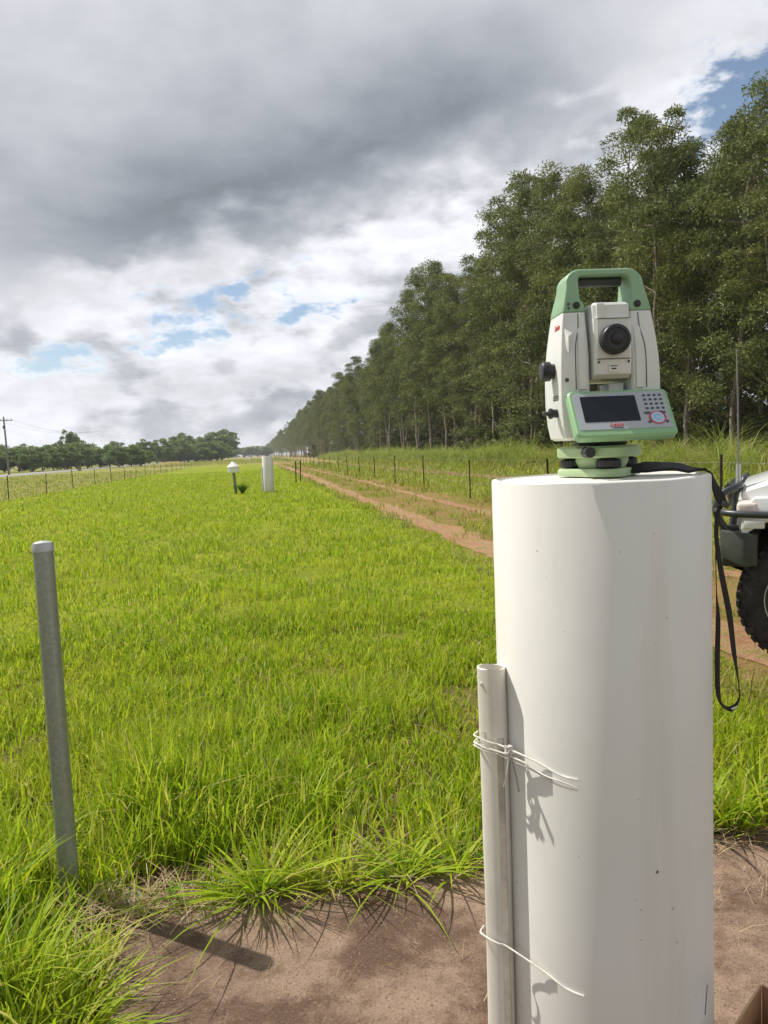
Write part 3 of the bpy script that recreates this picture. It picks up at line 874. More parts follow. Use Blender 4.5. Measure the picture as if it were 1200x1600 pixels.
def far_trees():
    rg = random.Random(9)
    def at(az, d): return (d * math.sin(R(az)), d * math.cos(R(az)))
    # bush belt beyond the paved road
    az = -40.0
    while az < -17.8:
        d = 176 + rg.uniform(-5, 11) + max(0, (az + 27)) * 2.5; x, y = at(az, d)
        plant(BUSH[rg.randrange(3)], x, y, rg.uniform(4.8, 6.0), rg.uniform(0, 6), 'low rounded bush in the dense green belt beyond the paved road',
              'bushes in the belt beyond the road', 'roadside_bush', 'bush', wide=1.25, base=7.0)
        az += rg.uniform(0.6, 0.95)
    az = -40.0
    while az < -11.5:
        d = 215 + rg.uniform(-10, 10) + max(0, az + 27) * 6; x, y = at(az, d)
        plant(RTREE[rg.randrange(3)], x, y, rg.uniform(5.8, 7.2) * d / 215, rg.uniform(0, 6), 'tree in the low treeline rising behind the bush belt on the left',
              'trees of the treeline on the left', 'treeline_tree', 'tree', wide=1.1, base=13.0)
        az += rg.uniform(1.3, 2.2)
    az = -18.5
    while az < -11.9:
        x, y = at(az, 300 + rg.uniform(-8, 8)); plant(BUSH[rg.randrange(3)], x, y, rg.uniform(5, 8), rg.uniform(0, 6), 'distant bush at the foot of the three taller trees left of the capped post',
                                                      'distant bushes left of the capped post', 'distant_bush', 'bush', wide=1.5, base=7.0); az += 0.55
    for az, d, h, w, lab in ((-14.9, 330, 12.3, 1.25, 'spreading tree in the distance, leftmost of the three that stand above the treeline'),
                             (-13.5, 345, 11.5, 1.2, 'round dark tree in the distance, middle of the three that stand above the treeline'),
                             (-12.15, 350, 14.2, 1.35, 'tallest tree in the distance behind the small white capped post'),
                             (-22.7, 235, 11.2, 0.6, 'thin flat-topped tree poking above the bush belt on the left')):
        x, y = at(az, d); plant(RTREE[1], x, y, h, az, lab, None, 'distant_tree', 'tree', wide=w, base=13.0)
    az = -11.6
    while az < -8.6:
        x, y = at(az, 640 + rg.uniform(-20, 20)); plant(RTREE[rg.randrange(3)], x, y, rg.uniform(8, 11), az * 9, 'tiny tree closing the end of the field between the two treelines',
                                                         'trees closing the far end of the field', 'distant_tree', 'tree', wide=1.6, base=13.0); az += 0.55
    # grassy mound
    rgn = np.random.default_rng(3)
    x0, y0 = at(-15.8, 160); m = MB(); rings = []
    for r, z in ((1.0, -0.1), (0.8, 0.35), (0.5, 0.7), (0.15, 0.9)):
        rings.append([(x0 + math.cos(q) * 4.3 * r * (1 + 0.1 * math.sin(3 * q)), y0 + math.sin(q) * 2.4 * r, gz + z + 0.08 * math.sin(5 * q)) for q in (2 * math.pi * j / 20 for j in range(20))])
    m.loft(rings, True); tag(m.build('grassy_mound', M_GROUND), kind='structure')
    n = 1800; a = rgn.uniform(0, 6.28, n); r = np.sqrt(rgn.random(n)); X = x0 + np.cos(a) * 4.4 * r; Y = y0 + np.sin(a) * 2.5 * r
    blades('dry_grass_on_mound', np.stack([X, Y], 1), rgn.uniform(0.4, 1.2, n) * (1.15 - r) + 0.1, np.full(n, 0.08), rgn.uniform(0, 6.28, n), rgn.uniform(0, .5, n), rgn.uniform(0, .7, n), 2, M_TALL)
    # reedy dry grass seen far down the field
    n = 9000; u = rgn.uniform(140, 330, n); v = rgn.uniform(-22, 9, n); X = v * CA - u * SA; Y = v * SA + u * CA
    blades('far_dry_grass', np.stack([X, Y], 1), rgn.uniform(0.2, 0.6, n), np.full(n, 0.13), rgn.uniform(0, 6.28, n), rgn.uniform(0, .5, n), rgn.uniform(0, .7, n), 1, M_TALL)
    # dark stump by the road
    x0, y0 = at(-22.2, 150)
    t = thing('roadside_stump', 'small dark upright stump beside the paved road below the bush belt', 'stump', (x0, y0, gz))
    MB().lathe([(0.36, 0), (0.30, 0.3), (0.27, 0.75), (0.22, 0.9)], 10).build('stump_body', M_BARK, t, smooth=0)
    MB().tube([(0.1, 0, 0.8), (0.3, 0.05, 1.15), (0.34, 0, 1.35)], [0.1, 0.07, 0.02], 6).build('broken_branch', M_BARK, t)


far_trees()

# ------------------------------------------------------------------ fences
def picket_mesh(h):
    m = MB(); w, t = 0.032, 0.006
    m.box((0, 0, h / 2 - 0.1), (t, w * 1.3, h + 0.2)); m.box((w / 2 + t / 2 + 0.0005, 0, h / 2 - 0.101), (w, t, h + 0.198))
    o = m.build('picket', M_PICKET, smooth=0); me = o.data; bpy.data.objects.remove(o); return me


def fence(label, v, u0, step, n, h, wires, wobble=0.05, seed=1, tops=None):
    rg = random.Random(seed)
    t = thing('wire_fence', label, 'fence', fw(u0, v, gz), ANG)
    pm = picket_mesh(h); pts = []
    for i in range(n):
        du = step * i + rg.uniform(-0.15, 0.15); dv = rg.uniform(-wobble, wobble); s = rg.uniform(0.94, 1.05)
        if i and rg.random() < 0.12: s *= 0.8
        o = link_mesh('picket', pm, t, (dv, du, 0)); o.rotation_euler = (rg.uniform(-.03, .03), rg.uniform(-.03, .03), rg.uniform(0, 6)); o.scale = (0.9, 0.9, s)
        pts.append((dv, du))
    for z in wires:
        m = MB(); path = []
        for i, (a, b) in enumerate(pts):
            path.append((a, b, z * h))
            if i < n - 1:
                c = pts[i + 1]; path.append(((a + c[0]) / 2, (b + c[1]) / 2, z * h - 0.02))
        m.tube(path, 0.0018, 4); m.build('fence_wire', M_FWIRE, t)
    return t


fence('wire fence on thin dark steel pickets running between the wheel tracks and the plantation', 5.95, -2.6, 5.7, 44, 1.17, (0.96, 0.68, 0.4), seed=2)
fence('wire fence on dark steel pickets between the lush field and the paved road', -10.35, 16.5, 5.65, 30, 1.05, (0.93, 0.65, 0.38), seed=4)

pm = picket_mesh(1.12)
for (u, v, lab) in ((37.6, 1.95, 'dark steel picket beside the wheel track, left one of the close pair'),
                    (38.2, 2.22, 'dark steel picket beside the wheel track, right one of the close pair')):
    t = tag(link_mesh('steel_picket', pm, None, fw(u, v, gz)), lab, 'fence post', 'close pair of steel pickets by the track')
    t.scale = (1.3, 1.3, 1); t.rotation_euler = (0.02, -0.02, v)

# ------------------------------------------------------------------ power pole
def power_pole():
    x, y = -60.4, 120.0
    t = thing('power_pole', 'timber power pole with a crossarm behind the paved road at the far left', 'power pole', (x, y, gz), R(8))
    MB().tube([(0, 0, -0.3), (-0.05, 0, 4.5), (-0.12, 0, 9.4)], [0.17, 0.15, 0.11], 12).build('pole', M_WOODPOLE, t)
    MB().box((-0.12, -0.16, 8.75), (2.7, 0.1, 0.12)).build('crossarm', M_WOODPOLE, t, bevel=0.01)
    for dx in (-1.25, -0.5, 0.5, 1.25):
        MB().lathe([(0.02, 8.81), (0.05, 8.84), (0.06, 8.9), (0.035, 8.95), (0.05, 8.99), (0.02, 9.04)], 10, c=(-0.12 + dx, -0.16, 0)).build('insulator', M_DGREY, t)
    MB().box((-0.1, -0.22, 7.7), (0.35, 0.22, 0.45)).build('pole_box', M_DGREY, t, bevel=0.02)
    for dx in (-1.25, 0.5, 1.25):
        pts = []
        for i in range(-40, 41):
            s = i / 40.0 * 90; span = 60.0; k = (s / span) % 1.0
            pts.append((-0.12 + dx, s, 9.0 - 1.2 * 4 * k * (1 - k)))
        MB().tube(pts, 0.012, 4).build('power_line', M_DGREY, t)


power_pole()

# ------------------------------------------------------------------ pillars
def pillar(label, x, y, h, r, name='survey_pillar', group='white survey pillars along the field', pipe_h=0.0):
    t = thing(name, label, 'pillar', (x, y, 0), 0, group)
    z0 = -0.1
    prof = [(r * 1.0, z0), (r * 1.0, h - 0.004), (r - 0.002, h - 0.001), (r - 0.010, h), (r - 0.012, h - 0.006), (r - 0.02, h - 0.30)]
    m = MB(); rings = []
    n = 96
    for pr, z in prof: rings.append([(pr * math.cos(2 * math.pi * j / n), pr * math.sin(2 * math.pi * j / n), z + (0.0003 * math.sin(7 * j) + 0.0004 * math.sin(0.31 * j) if z > h - 0.01 else 0)) for j in range(n)])
    m.loft(rings, False); m.build('pipe_shell', M_PILLAR, t, smooth=50)
    MB().lathe([(r - 0.0125, h - 0.28), (r - 0.0125, h - 0.006), (r - 0.02, h - 0.003), (0.001, h - 0.001)], 64).build('concrete_core', M_CORE, t)
    return t


M_CORE = mat('painted_core', (0.66, 0.64, 0.58), 0.7, var=0.08, scale=12, bump=0.4)
PX, PY, PH, PR = 0.421, 1.45, 1.352, 0.2055
main_pillar = pillar('large white cylindrical survey pillar carrying the surveying instrument in the foreground', PX, PY, PH, PR)
x, y, _ = fw(30.6, 0.42)
p2 = pillar('white survey pillar standing in the grass beside the white capped post', -4.52, 29.3, 1.37, 0.212)
# slim second pipe on its left side
MB().cyl((-0.23, -0.05, -0.1), (-0.23, -0.05, 0.98), 0.03, n=16).build('side_pipe', M_PVC, p2)
xx, yy, _ = fw(195, -1.2)
pillar('tiny white survey pillar far down the field, seen between the near pair of white posts', -0.1783 * 190 + 0.2, 190, 1.40, 0.22)
# seam and scratches on the main pillar
def curve_mark(pts, r, name, material, parent):
    """thin mark lying on the pillar, pts = (angle deg, z)"""
    P3 = [((PR + 0.0004) * math.cos(R(a)), (PR + 0.0004) * math.sin(R(a)), z) for a, z in pts]
    return MB().tube(P3, r, 5).build(name, material, parent)


M_SCUFF = mat('dark_scuff', (0.10, 0.07, 0.05), 0.8, var=0.3)
M_FAINT = mat('faint_seam', (0.60, 0.57, 0.50), 0.6, var=0.1)
curve_mark([(-44, 0.395), (-45.5, 0.37), (-47, 0.342)], 0.0008, 'scratch', M_SCUFF, main_pillar)
curve_mark([(-80, 0.66), (-80.5, 0.656)], 0.0016, 'scratch', M_SCUFF, main_pillar)
curve_mark([(-78, 0.835), (-60, 0.838), (-30, 0.842), (-10, 0.845)], 0.0006, 'tape_seam', M_FAINT, main_pillar)


def conduit():
    """cream plastic channel tied to the pillar's left side"""
    t = thing('plastic_conduit', 'cream plastic conduit standing upright, wired to the left side of the big pillar', 'conduit', (0.1925, 1.402, 0.0), R(-32))
    a, b = 0.0268, 0.0195
    def prof(a, b, ridge=0.0):
        out = []
        for j in range(28):
            q = 2 * math.pi * j / 28; c, s = math.cos(q), math.sin(q)
            x = a * math.copysign(abs(c) ** 0.72, c); y = b * math.copysign(abs(s) ** 0.72, s)
            if 20 <= j <= 24: y -= ridge * (1 - abs(j - 22) / 3.0)
            out.append((x, y))
        return out
    top = 0.994
    def bulge(z): return 1.0 + 0.02 * math.sin(z * 9) + 0.03 * math.exp(-((z - 0.62) / 0.08) ** 2)
    o, i_ = prof(a, b, 0.003), prof(a - 0.0022, b - 0.0022, 0.003)
    zs = [0.0, 0.15, 0.3, 0.45, 0.55, 0.6, 0.65, 0.7, 0.8, 0.84, 0.9, 0.95, top]
    rings = [[(x * bulge(z) + 0.004 * math.sin(z * 2.5), y, z + (0.002 * math.sin(x * 120) if z == top else 0)) for x, y in o] for z in zs]
    rings += [[(x + 0.004 * math.sin(z * 2.5), y, z) for x, y in i_] for z in (top, 0.6)]
    m = MB(); m.loft(rings, False); m.build('channel', M_PVC, t, smooth=50)
    # clipped-on cover strip along the right edge
    m = MB(); m.loft([[(x, y, z) for x, y in ((0.019, -0.0208), (0.0245, -0.0203), (0.0290, -0.016), (0.0290, -0.005), (0.0260, -0.005), (0.0250, -0.015), (0.019, -0.0180))] for z in (0.0, 0.3, 0.6, 0.86)], True)
    m.build('cover_strip', M_PVC2, t, smooth=30)
    MB().lathe([(0.0035, -0.0188), (0.0035, -0.0208), (0.002, -0.0216)], 12, 'Y', c=(-0.010, 0, top - 0.03)).build('rivet', M_WIRE, t)
    MB().tube([(-0.014, -0.0201, 0.866), (-0.004, -0.0203, 0.869), (0.010, -0.0201, 0.866)], 0.0006, 4).build('crack', M_SCUFF2, t)


M_PVC2 = mat('yellowed_plastic', (0.66, 0.61, 0.51), 0.5, var=0.2, scale=9)
M_SCUFF2 = mat('brown_stain', (0.34, 0.27, 0.19), 0.8, var=0.3)
conduit()


def wire_tie(label, zl, zr, a_end, strands, knot=False):
    t = thing('wire_tie', label, 'wire', (0, 0, 0), 0, None)
    cx, cy = 0.1925, 1.401
    for dz, dr in strands:
        pts = []
        # round the conduit front
        for ox, oy, oz in ((-0.026, 0.016, 0.0), (-0.0355, -0.003, 0.001), (-0.031, -0.012, 0.0), (-0.017, -0.0245, -0.003), (-0.002, -0.0325, -0.006), (0.011, -0.0355, -0.009)):
            pts.append((cx + ox, cy + oy, zl + dz + oz))
        n = 14
        for i in range(n + 1):
            f = i / n
            ang = R(-146 + (a_end + 146) * f)
            lift = 0.009 * max(0, 1 - f * 2.0) ** 2 + 0.0022 + dr
            pts.append((PX + (PR + lift) * math.cos(ang), PY + (PR + lift) * math.sin(ang), zl + dz - 0.016 + (zr - zl + 0.016) * (f ** 0.75) + 0.002 * math.sin(f * 7 + dz * 300)))
        MB().tube(smooth_path(pts, 3), 0.0017, 6).build('strand', M_WIRE, t)
    if knot:
        k = Vector((0.2160, 1.3560, zl - 0.014))
        for s in range(2):
            pts = [k + Vector((0.007 * math.cos(q + s * 2), -0.004 + 0.003 * math.sin(q), 0.009 * math.sin(q * 1.3 + s))) for q in np.linspace(0, 9, 22)]
            MB().tube(pts, 0.0016, 5).build('knot', M_WIRE, t)
        MB().tube([k, k + Vector((-0.002, -0.008, -0.02)), k + Vector((-0.006, -0.004, -0.05)), k + Vector((-0.011, 0.0, -0.072))], 0.0016, 5).build('loose_end', M_WIRE, t)
        MB().tube([k, k + Vector((0.006, -0.010, -0.02)), k + Vector((0.011, -0.014, -0.045)), k + Vector((0.016, -0.012, -0.078))], 0.0016, 5).build('loose_end', M_DGREY2, t)
        MB().tube([k + Vector((-0.036, 0, 0.004)), k + Vector((-0.01, -0.006, -0.004)), k + Vector((0.02, 0.0, -0.006)), k + Vector((0.045, -0.006, -0.012))], 0.0026, 5, flat=0.5).build('plastic_strip', M_WIRE, t)
        MB().tube([(cx - 0.029, cy - 0.021, zl + 0.004), (cx - 0.022, cy - 0.028, zl), (cx - 0.029, cy - 0.023, zl - 0.007), (cx - 0.019, cy - 0.031, zl - 0.009)], 0.002, 5).build('knot', M_WIRE, t)
    return t


M_DGREY2 = mat('grey_wire', (0.25, 0.25, 0.25), 0.5, var=0.2)
wire_tie('upper white wire tie with a knot and loose ends binding the conduit to the pillar', 0.860, 0.822, -118, ((0.0, 0.0), (-0.014, 0.001), (-0.020, 0.0)), True)
wire_tie('lower single white wire tie slanting from the conduit across the pillar', 0.456, 0.415, -117, ((0.0, 0.0),))

# ------------------------------------------------------------------ capped marker post
def capped_post():
    t = thing('capped_marker_post', 'small white housing with a pointed cap on a leaning grey post in the grass', 'marker post', (-5.78, 29.0, gz), R(10))
    t.rotation_euler = (0, R(-2.5), R(10))
    MB().cyl((0, 0, -0.1), (0, 0, 0.86), 0.055, n=16).build('post', M_GALV2, t)
    MB().lathe([(0.205, 0.84), (0.225, 0.86), (0.225, 1.06), (0.21, 1.065)], 6).build('housing', M_WHITEP, t, bevel=0.01)
    MB().lathe([(0.235, 1.06), (0.24, 1.075), (0.12, 1.18), (0.045, 1.25), (0.02, 1.27)], 20).build('cap', M_WHITEP, t)
    P, H, W, a, l, c = tussock(-5.5, 28.9, 160, 0.55, 77, 0.5, w=0.02)
    o = blades('grass_tuft', P, H, W, a, l, c, 3, M_WEED, kind='stuff')


M_WHITEP = mat('white_paint', (0.80, 0.80, 0.78), 0.5, var=0.05)
M_GALV2 = mat('grey_post', (0.20, 0.21, 0.20), 0.5, metal=0.3, var=0.15)
capped_post()
t = thing('distant_white_post', 'thin short white post left of the tiny distant pillar', 'post', (-0.1812 * 190, 189, gz))
MB().box((0, 0, 0.6), (0.16, 0.16, 1.2)).build('post_body', M_WHITEP, t, bevel=0.01)
MB().box((0, 0, 1.24), (0.2, 0.2, 0.07)).build('post_cap', M_WHITEP, t)

# ------------------------------------------------------------------ galvanised post
def steel_post():
    b = Vector((-1.085, 2.325, gz)); top = Vector((-1.118, 2.40, 1.165))
    t = thing('galvanised_post', 'grey galvanised steel tube post leaning slightly in the grass at the left', 'post', b)
    q = (top - b).to_track_quat('Z', 'Y'); t.rotation_mode = 'QUATERNION'; t.rotation_quaternion = q
    L = (top - b).length
    MB().cyl((0, 0, -0.1), (0, 0, L - 0.012), 0.0315, n=32).build('tube', M_GALV, t, smooth=50)
    MB().lathe([(0.0335, L - 0.028), (0.0335, L - 0.006), (0.030, L + 0.001), (0.018, L + 0.006), (0.001, L + 0.008)], 32).build('end_cap', M_CAPM, t)


M_CAPM = mat('cap_metal', (0.45, 0.46, 0.45), 0.45, metal=0.5, var=0.1)
steel_post()
# stones and clods by the foot of the post
rgs = random.Random(12)
def rock(name, x, y, r, material):
    m = bmesh.new(); bmesh.ops.create_icosphere(m, subdivisions=2, radius=r)
    for v in m.verts: v.co *= rgs.uniform(0.8, 1.15); v.co.z *= 0.6
    me = bpy.data.meshes.new(name); m.to_mesh(me); m.free(); me.materials.append(material)
    return link_mesh(name, me, None, (x, y, gz + r * 0.3))
tag(rock('stone', -0.90, 2.34, 0.045, M_CONC), 'pale rounded stone lying in the grass at the foot of the steel post', 'stone')
tag(rock('stone', -0.985, 2.30, 0.028, M_CONC), 'small stone tucked between the steel post and the larger stone', 'stone')

# ------------------------------------------------------------------ surveying instrument
def chamfer_ring(x0, x1, y0, y1, z, c):
    return [(x0 + c, y0, z), (x1 - c, y0, z), (x1, y0 + c, z), (x1, y1 - c, z), (x1 - c, y1, z), (x0 + c, y1, z), (x0, y1 - c, z), (x0, y0 + c, z)]


def instrument():
    t = thing('total_station', 'white and green surveying total station with screen and keypad standing on the big pillar', 'total station', (0.431, 1.452, PH + 0.001), R(3))
    # levelling base
    tb = []
    def tri(rad, z, r_c=0.030):
        ring = []
        for k in range(3):
            a0 = R(-90 + 120 * k - 8)
            cx, cy = (rad - r_c) * math.cos(a0), (rad - r_c) * math.sin(a0)
            for j in range(9):
                q = a0 + R(-60 + 15 * j); ring.append((cx + r_c * math.cos(q), cy + r_c * math.sin(q), z))
        return ring
    base = MB().loft([tri(0.088, 0), tri(0.089, 0.003), tri(0.089, 0.011), tri(0.085, 0.015)], True).build('base_plate', M_GREEN2, t, smooth=30)
    top = MB().loft([tri(0.086, 0.036, 0.032), tri(0.089, 0.039, 0.034), tri(0.089, 0.054, 0.034), tri(0.084, 0.058, 0.032)], True).build('levelling_plate', M_GREEN2, t, smooth=30)
    MB().lathe([(0.044, 0.0155), (0.050, 0.028), (0.050, 0.0358)], 32).build('levelling_core', M_GREEN2, t)
    MB().lathe([(0.046, 0.0585), (0.048, 0.062), (0.048, 0.0695)], 32).build('bearing_ring', M_DGREY, t)
    for k in range(3):
        a0 = R(-90 + 120 * k - 8); cx, cy = 0.060 * math.cos(a0), 0.060 * math.sin(a0)
        m = MB(); rings = []
        for rr, z in ((0.012, 0.0155), (0.021, 0.017), (0.0225, 0.019), (0.0225, 0.030), (0.021, 0.032), (0.012, 0.0355)):
            rings.append([(cx + rr * (1 + (0.04 if j % 2 and rr > 0.02 else 0)) * math.cos(2 * math.pi * j / 36), cy + rr * (1 + (0.04 if j % 2 and rr > 0.02 else 0)) * math.sin(2 * math.pi * j / 36), z) for j in range(36)])
        m.loft(rings, True); m.build('foot_screw', M_BLACK, t, smooth=0)
    MB().cyl((-0.052, -0.062, 0.047), (-0.052, -0.088, 0.047), 0.010, n=16).build('locking_knob', M_BLACK, t)
    MB().box((-0.045, -0.035, 0.064), (0.034, 0.03, 0.010)).build('latch', M_BLACK, t, bevel=0.002)
    # body: left and right standards and the lower housing
    def standard(side):
        rows = [  # z, x_out, x_in, y half
            (0.0705, 0.082, 0.040, 0.048), (0.075, 0.088, 0.040, 0.054), (0.10, 0.0925, 0.040, 0.057), (0.14, 0.0958, 0.040, 0.058), (0.18, 0.0960, 0.040, 0.058),
            (0.22, 0.0945, 0.040, 0.057), (0.25, 0.0922, 0.040, 0.053), (0.28, 0.0890, 0.041, 0.048), (0.308, 0.0850, 0.042, 0.044)]
        rings = []
        for z, xo, xi, yh in rows:
            x0, x1 = (xi, xo) if side > 0 else (-xo, -xi)
            rings.append([(x0 + 0.003, -yh, z), (x1 - 0.007, -yh, z), (x1 - 0.002, -yh + 0.002, z), (x1, -yh + 0.007, z), (x1, yh - 0.010, z), (x1 - 0.008, yh, z), (x0 + 0.003, yh, z), (x0, yh - 0.004, z), (x0, -yh + 0.004, z)] if side > 0 else
                         [(x0 + 0.007, -yh, z), (x1 - 0.003, -yh, z), (x1, -yh + 0.004, z), (x1, yh - 0.004, z), (x1 - 0.003, yh, z), (x0 + 0.008, yh, z), (x0, yh - 0.010, z), (x0, -yh + 0.007, z), (x0 + 0.002, -yh + 0.002, z)])
        return MB().loft(rings, True).build('side_housing', M_WHITE, t, smooth=26)
    L, Rr = standard(-1), standard(1)
    # front relief panels with a curved parting line
    def yf(z):
        tab = [(0.0705, 0.048), (0.075, 0.054), (0.10, 0.057), (0.14, 0.058), (0.18, 0.058), (0.22, 0.057), (0.25, 0.053), (0.28, 0.048), (0.308, 0.044)]
        for (a, b), (c, d) in zip(tab, tab[1:]):
            if z <= c: return b + (d - b) * (z - a) / (c - a)
        return 0.044
    def seam(side, par):
        pts = []
        for i in range(15):
            z = 0.165 + (0.305 - 0.165) * i / 14
            s = 1 / (1 + math.exp(-(z - 0.262) * 110))
            pts.append((side * (0.0665 - 0.010 * s) + (0.001 if side > 0 else 0), -yf(z) - 0.0004, z))
        MB().tube(pts, 0.0009, 5).build('panel_seam', M_DGREY, par)
    seam(-1, L); seam(1, Rr)
    def relief(side):
        zs = [0.165, 0.20, 0.24, 0.262, 0.272, 0.278]
        rings = []
        for z in zs:
            k = 1 if z < 0.25 else max(0.0, (0.278 - z) / 0.028)
            d = 0.0045 * (0.3 + 0.7 * k); xa, xb = side * 0.0445, side * (0.064 if z < 0.25 else 0.062)
            lo, hi = min(xa, xb), max(xa, xb)
            y = -yf(z)
            rings.append([(lo, y + 0.002, z), (lo + 0.003, y - d, z), (hi - 0.003, y - d, z), (hi, y + 0.002, z)])
        return MB().loft(rings, True).build('relief_panel', M_WHITE, L if side < 0 else Rr, smooth=30)
    relief(-1); relief(1)
    # ridge on the left standard
    MB().add([(-0.0835, -0.0475, 0.279), (-0.066, -0.0505, 0.272), (-0.0805, -0.0625, 0.262), (-0.080, -0.060, 0.232), (-0.0835, -0.054, 0.24)],
             [(0, 1, 2), (0, 2, 4), (2, 3, 4), (2, 1, 3), (0, 4, 3, 1)]).build('corner_fin', M_WHITE, L, smooth=0)
    lower = MB().loft([chamfer_ring(-0.041, 0.041, -0.050, 0.050, 0.0705, 0.006), chamfer_ring(-0.041, 0.041, -0.053, 0.053, 0.080, 0.006), chamfer_ring(-0.041, 0.041, -0.056, 0.056, 0.145, 0.006), chamfer_ring(-0.041, 0.041, -0.050, 0.050, 0.150, 0.006)], True)
    lower.build('lower_housing', M_WHITE, t, smooth=30)
    MB().box((0.018, -0.010, 0.162), (0.030, 0.05, 0.030)).build('battery_block', M_WHITE, t, bevel=0.003)
    # telescope
    tel = MB().loft([chamfer_ring(-0.034, 0.034, -0.058, 0.060, 0.183, 0.004), chamfer_ring(-0.035, 0.035, -0.070, 0.072, 0.190, 0.005),
                     chamfer_ring(-0.035, 0.035, -0.073, 0.078, 0.225, 0.005), chamfer_ring(-0.035, 0.035, -0.074, 0.080, 0.292, 0.006)], True).build('telescope', M_WHITE, t, smooth=30)
    MB().loft([chamfer_ring(-0.034, 0.034, -0.066, 0.074, 0.2925, 0.005), chamfer_ring(-0.034, 0.034, -0.064, 0.07, 0.317, 0.004), chamfer_ring(-0.031, 0.031, -0.060, 0.066, 0.322, 0.004)], True).build('telescope_hood', M_WHITE, tel, smooth=30)
    MB().box((-0.022, -0.0665, 0.306), (0.014, 0.006, 0.026)).build('sight', M_WHITE, tel, bevel=0.001)
    MB().box((0.0, -0.0735, 0.2175), (0.062, 0.0016, 0.0012)).build('parting_line', M_DGREY, tel)
    MB().box((0.0, -0.0745, 0.2905), (0.062, 0.0016, 0.0010)).build('parting_line', M_DGREY, tel)
    zc = 0.2515
    MB().lathe([(0.0275, -0.0742), (0.0275, -0.078), (0.0265, -0.079), (0.0265, -0.081)], 40, 'Y', c=(0, 0, zc)).build('eyepiece_ring', M_DGREY, tel, smooth=40)
    cap = MB().lathe([(0.0268, -0.0812), (0.0272, -0.088), (0.0255, -0.091), (0.0205, -0.092), (0.019, -0.0905), (0.011, -0.0903), (0.0095, -0.094), (0.007, -0.0955), (0.001, -0.096)], 40, 'Y', c=(0, 0, zc)).build('eyepiece', M_BLACK, tel, smooth=40)
    MB().box((0.0, -0.0725, 0.201), (0.019, 0.0012, 0.014)).build('sticker', M_PAPER, tel)
    MB().box((0.0, -0.0734, 0.2045), (0.014, 0.0008, 0.0016)).build('sticker_print', M_KEY, tel)
    MB().box((0.0, -0.0734, 0.1995), (0.009, 0.0008, 0.0026)).build('sticker_print', M_KEY, tel)
    for sx in (-0.028, 0.028):
        MB().lathe([(0.0022, -0.072), (0.0022, -0.0745)], 12, 'Y', c=(sx, 0, 0.212)).build('telescope_screw', M_DGREY, tel)
    # trunnion discs between telescope and standards
    for s in (-1, 1):
        MB().cyl((s * 0.0352, 0, zc), (s * 0.0398, 0, zc), 0.030, n=32).build('trunnion', M_DGREY, t)
    # handle
    def yh(z): return 0.044 - 0.020 * (z - 0.308) / 0.09
    o_, i_ = [], []
    def arc(cx, cz, r, a0, a1, n=8): return [(cx + r * math.cos(R(a0 + (a1 - a0) * k / n)), cz + r * math.sin(R(a0 + (a1 - a0) * k / n))) for k in range(n + 1)]
    outer = [(-0.0850, 0.3085)] + [(-0.0800, 0.333), (-0.0745, 0.357)] + arc(-0.045, 0.3615, 0.030, 165, 92, 8) + arc(0.045, 0.3615, 0.030, 88, 15, 8) + [(0.0745, 0.357), (0.0800, 0.333), (0.0850, 0.3085)]
    inner = [(0.042, 0.3085), (0.042, 0.322), (0.0490, 0.333), (0.0495, 0.360)] + arc(0.041, 0.3705, 0.008, 0, 90, 4) + arc(-0.041, 0.3705, 0.008, 90, 180, 4) + [(-0.0495, 0.360), (-0.0490, 0.333), (-0.042, 0.322), (-0.042, 0.3085)]
    outline = outer + inner
    m = MB(); n = len(outline)
    fr = [(x, -yh(z), z) for x, z in outline]; bk = [(x, yh(z), z) for x, z in outline]
    m.v = fr + bk
    m.f = [(k, (k + 1) % n, n + (k + 1) % n, n + k) for k in range(n)]
    no, ni = len(outer), len(inner)
    # stitch front/back faces between outer and inner chains
    i, j = 0, n - 1
    while i < no - 1 or j > no:
        di = Vector(outline[i + 1]) - Vector(outline[j]) if i < no - 1 else None
        dj = Vector(outline[i]) - Vector(outline[j - 1]) if j > no else None
        if dj is None or (di is not None and di.length <= dj.length):
            m.f += [(i, i + 1, j), (n + i + 1, n + i, n + j)]; i += 1
        else:
            m.f += [(i, j - 1, j), (n + i, n + j, n + j - 1)]; j -= 1
    h = m.build('carry_handle', M_GREEN, t, bevel=0.0035, seg=3, smooth=40)
    MB().tube([(-0.041, 0, 0.3715), (0.041, 0, 0.3715)], [0.0105, 0.0105], 16, flat=0.9).build('handle_grip', M_DGREY, h)
    for s in (-1, 1):
        MB().lathe([(0.0065, -0.0385), (0.0065, -0.0440), (0.0045, -0.0448), (0.001, -0.0448)], 20, 'Y', c=(s * 0.058, 0, 0.3215)).build('handle_screw', M_BLACK, h)
    MB().lathe([(0.0025, -0.039), (0.0025, -0.0425)], 10, 'Y', c=(-0.073, 0, 0.3245)).build('handle_mark', M_DGREY, h)
    MB().lathe([(0.0025, -0.039), (0.0025, -0.0430)], 10, 'Y', c=(-0.073, 0, 0.3165)).build('handle_mark', M_DGREY, h)
    # left side controls
    k = MB().lathe([(0.014, -0.094), (0.014, -0.102), (0.0185, -0.1035), (0.019, -0.116), (0.0165, -0.1195), (0.008, -0.1205), (0.001, -0.1205)], 36, 'X', c=(0, -0.012, 0.204)).build('focus_knob', M_BLACK, t, smooth=40)
    MB().lathe([(0.008, -0.094), (0.008, -0.104), (0.010, -0.105), (0.010, -0.110), (0.006, -0.112)], 24, 'X', c=(0, -0.028, 0.123)).build('trigger_key', M_BLACK, t, smooth=40)
    MB().lathe([(0.004, -0.112), (0.0045, -0.121), (0.003, -0.123)], 16, 'X', c=(0, -0.028, 0.123)).build('trigger_tip', M_DGREY, t, smooth=40)
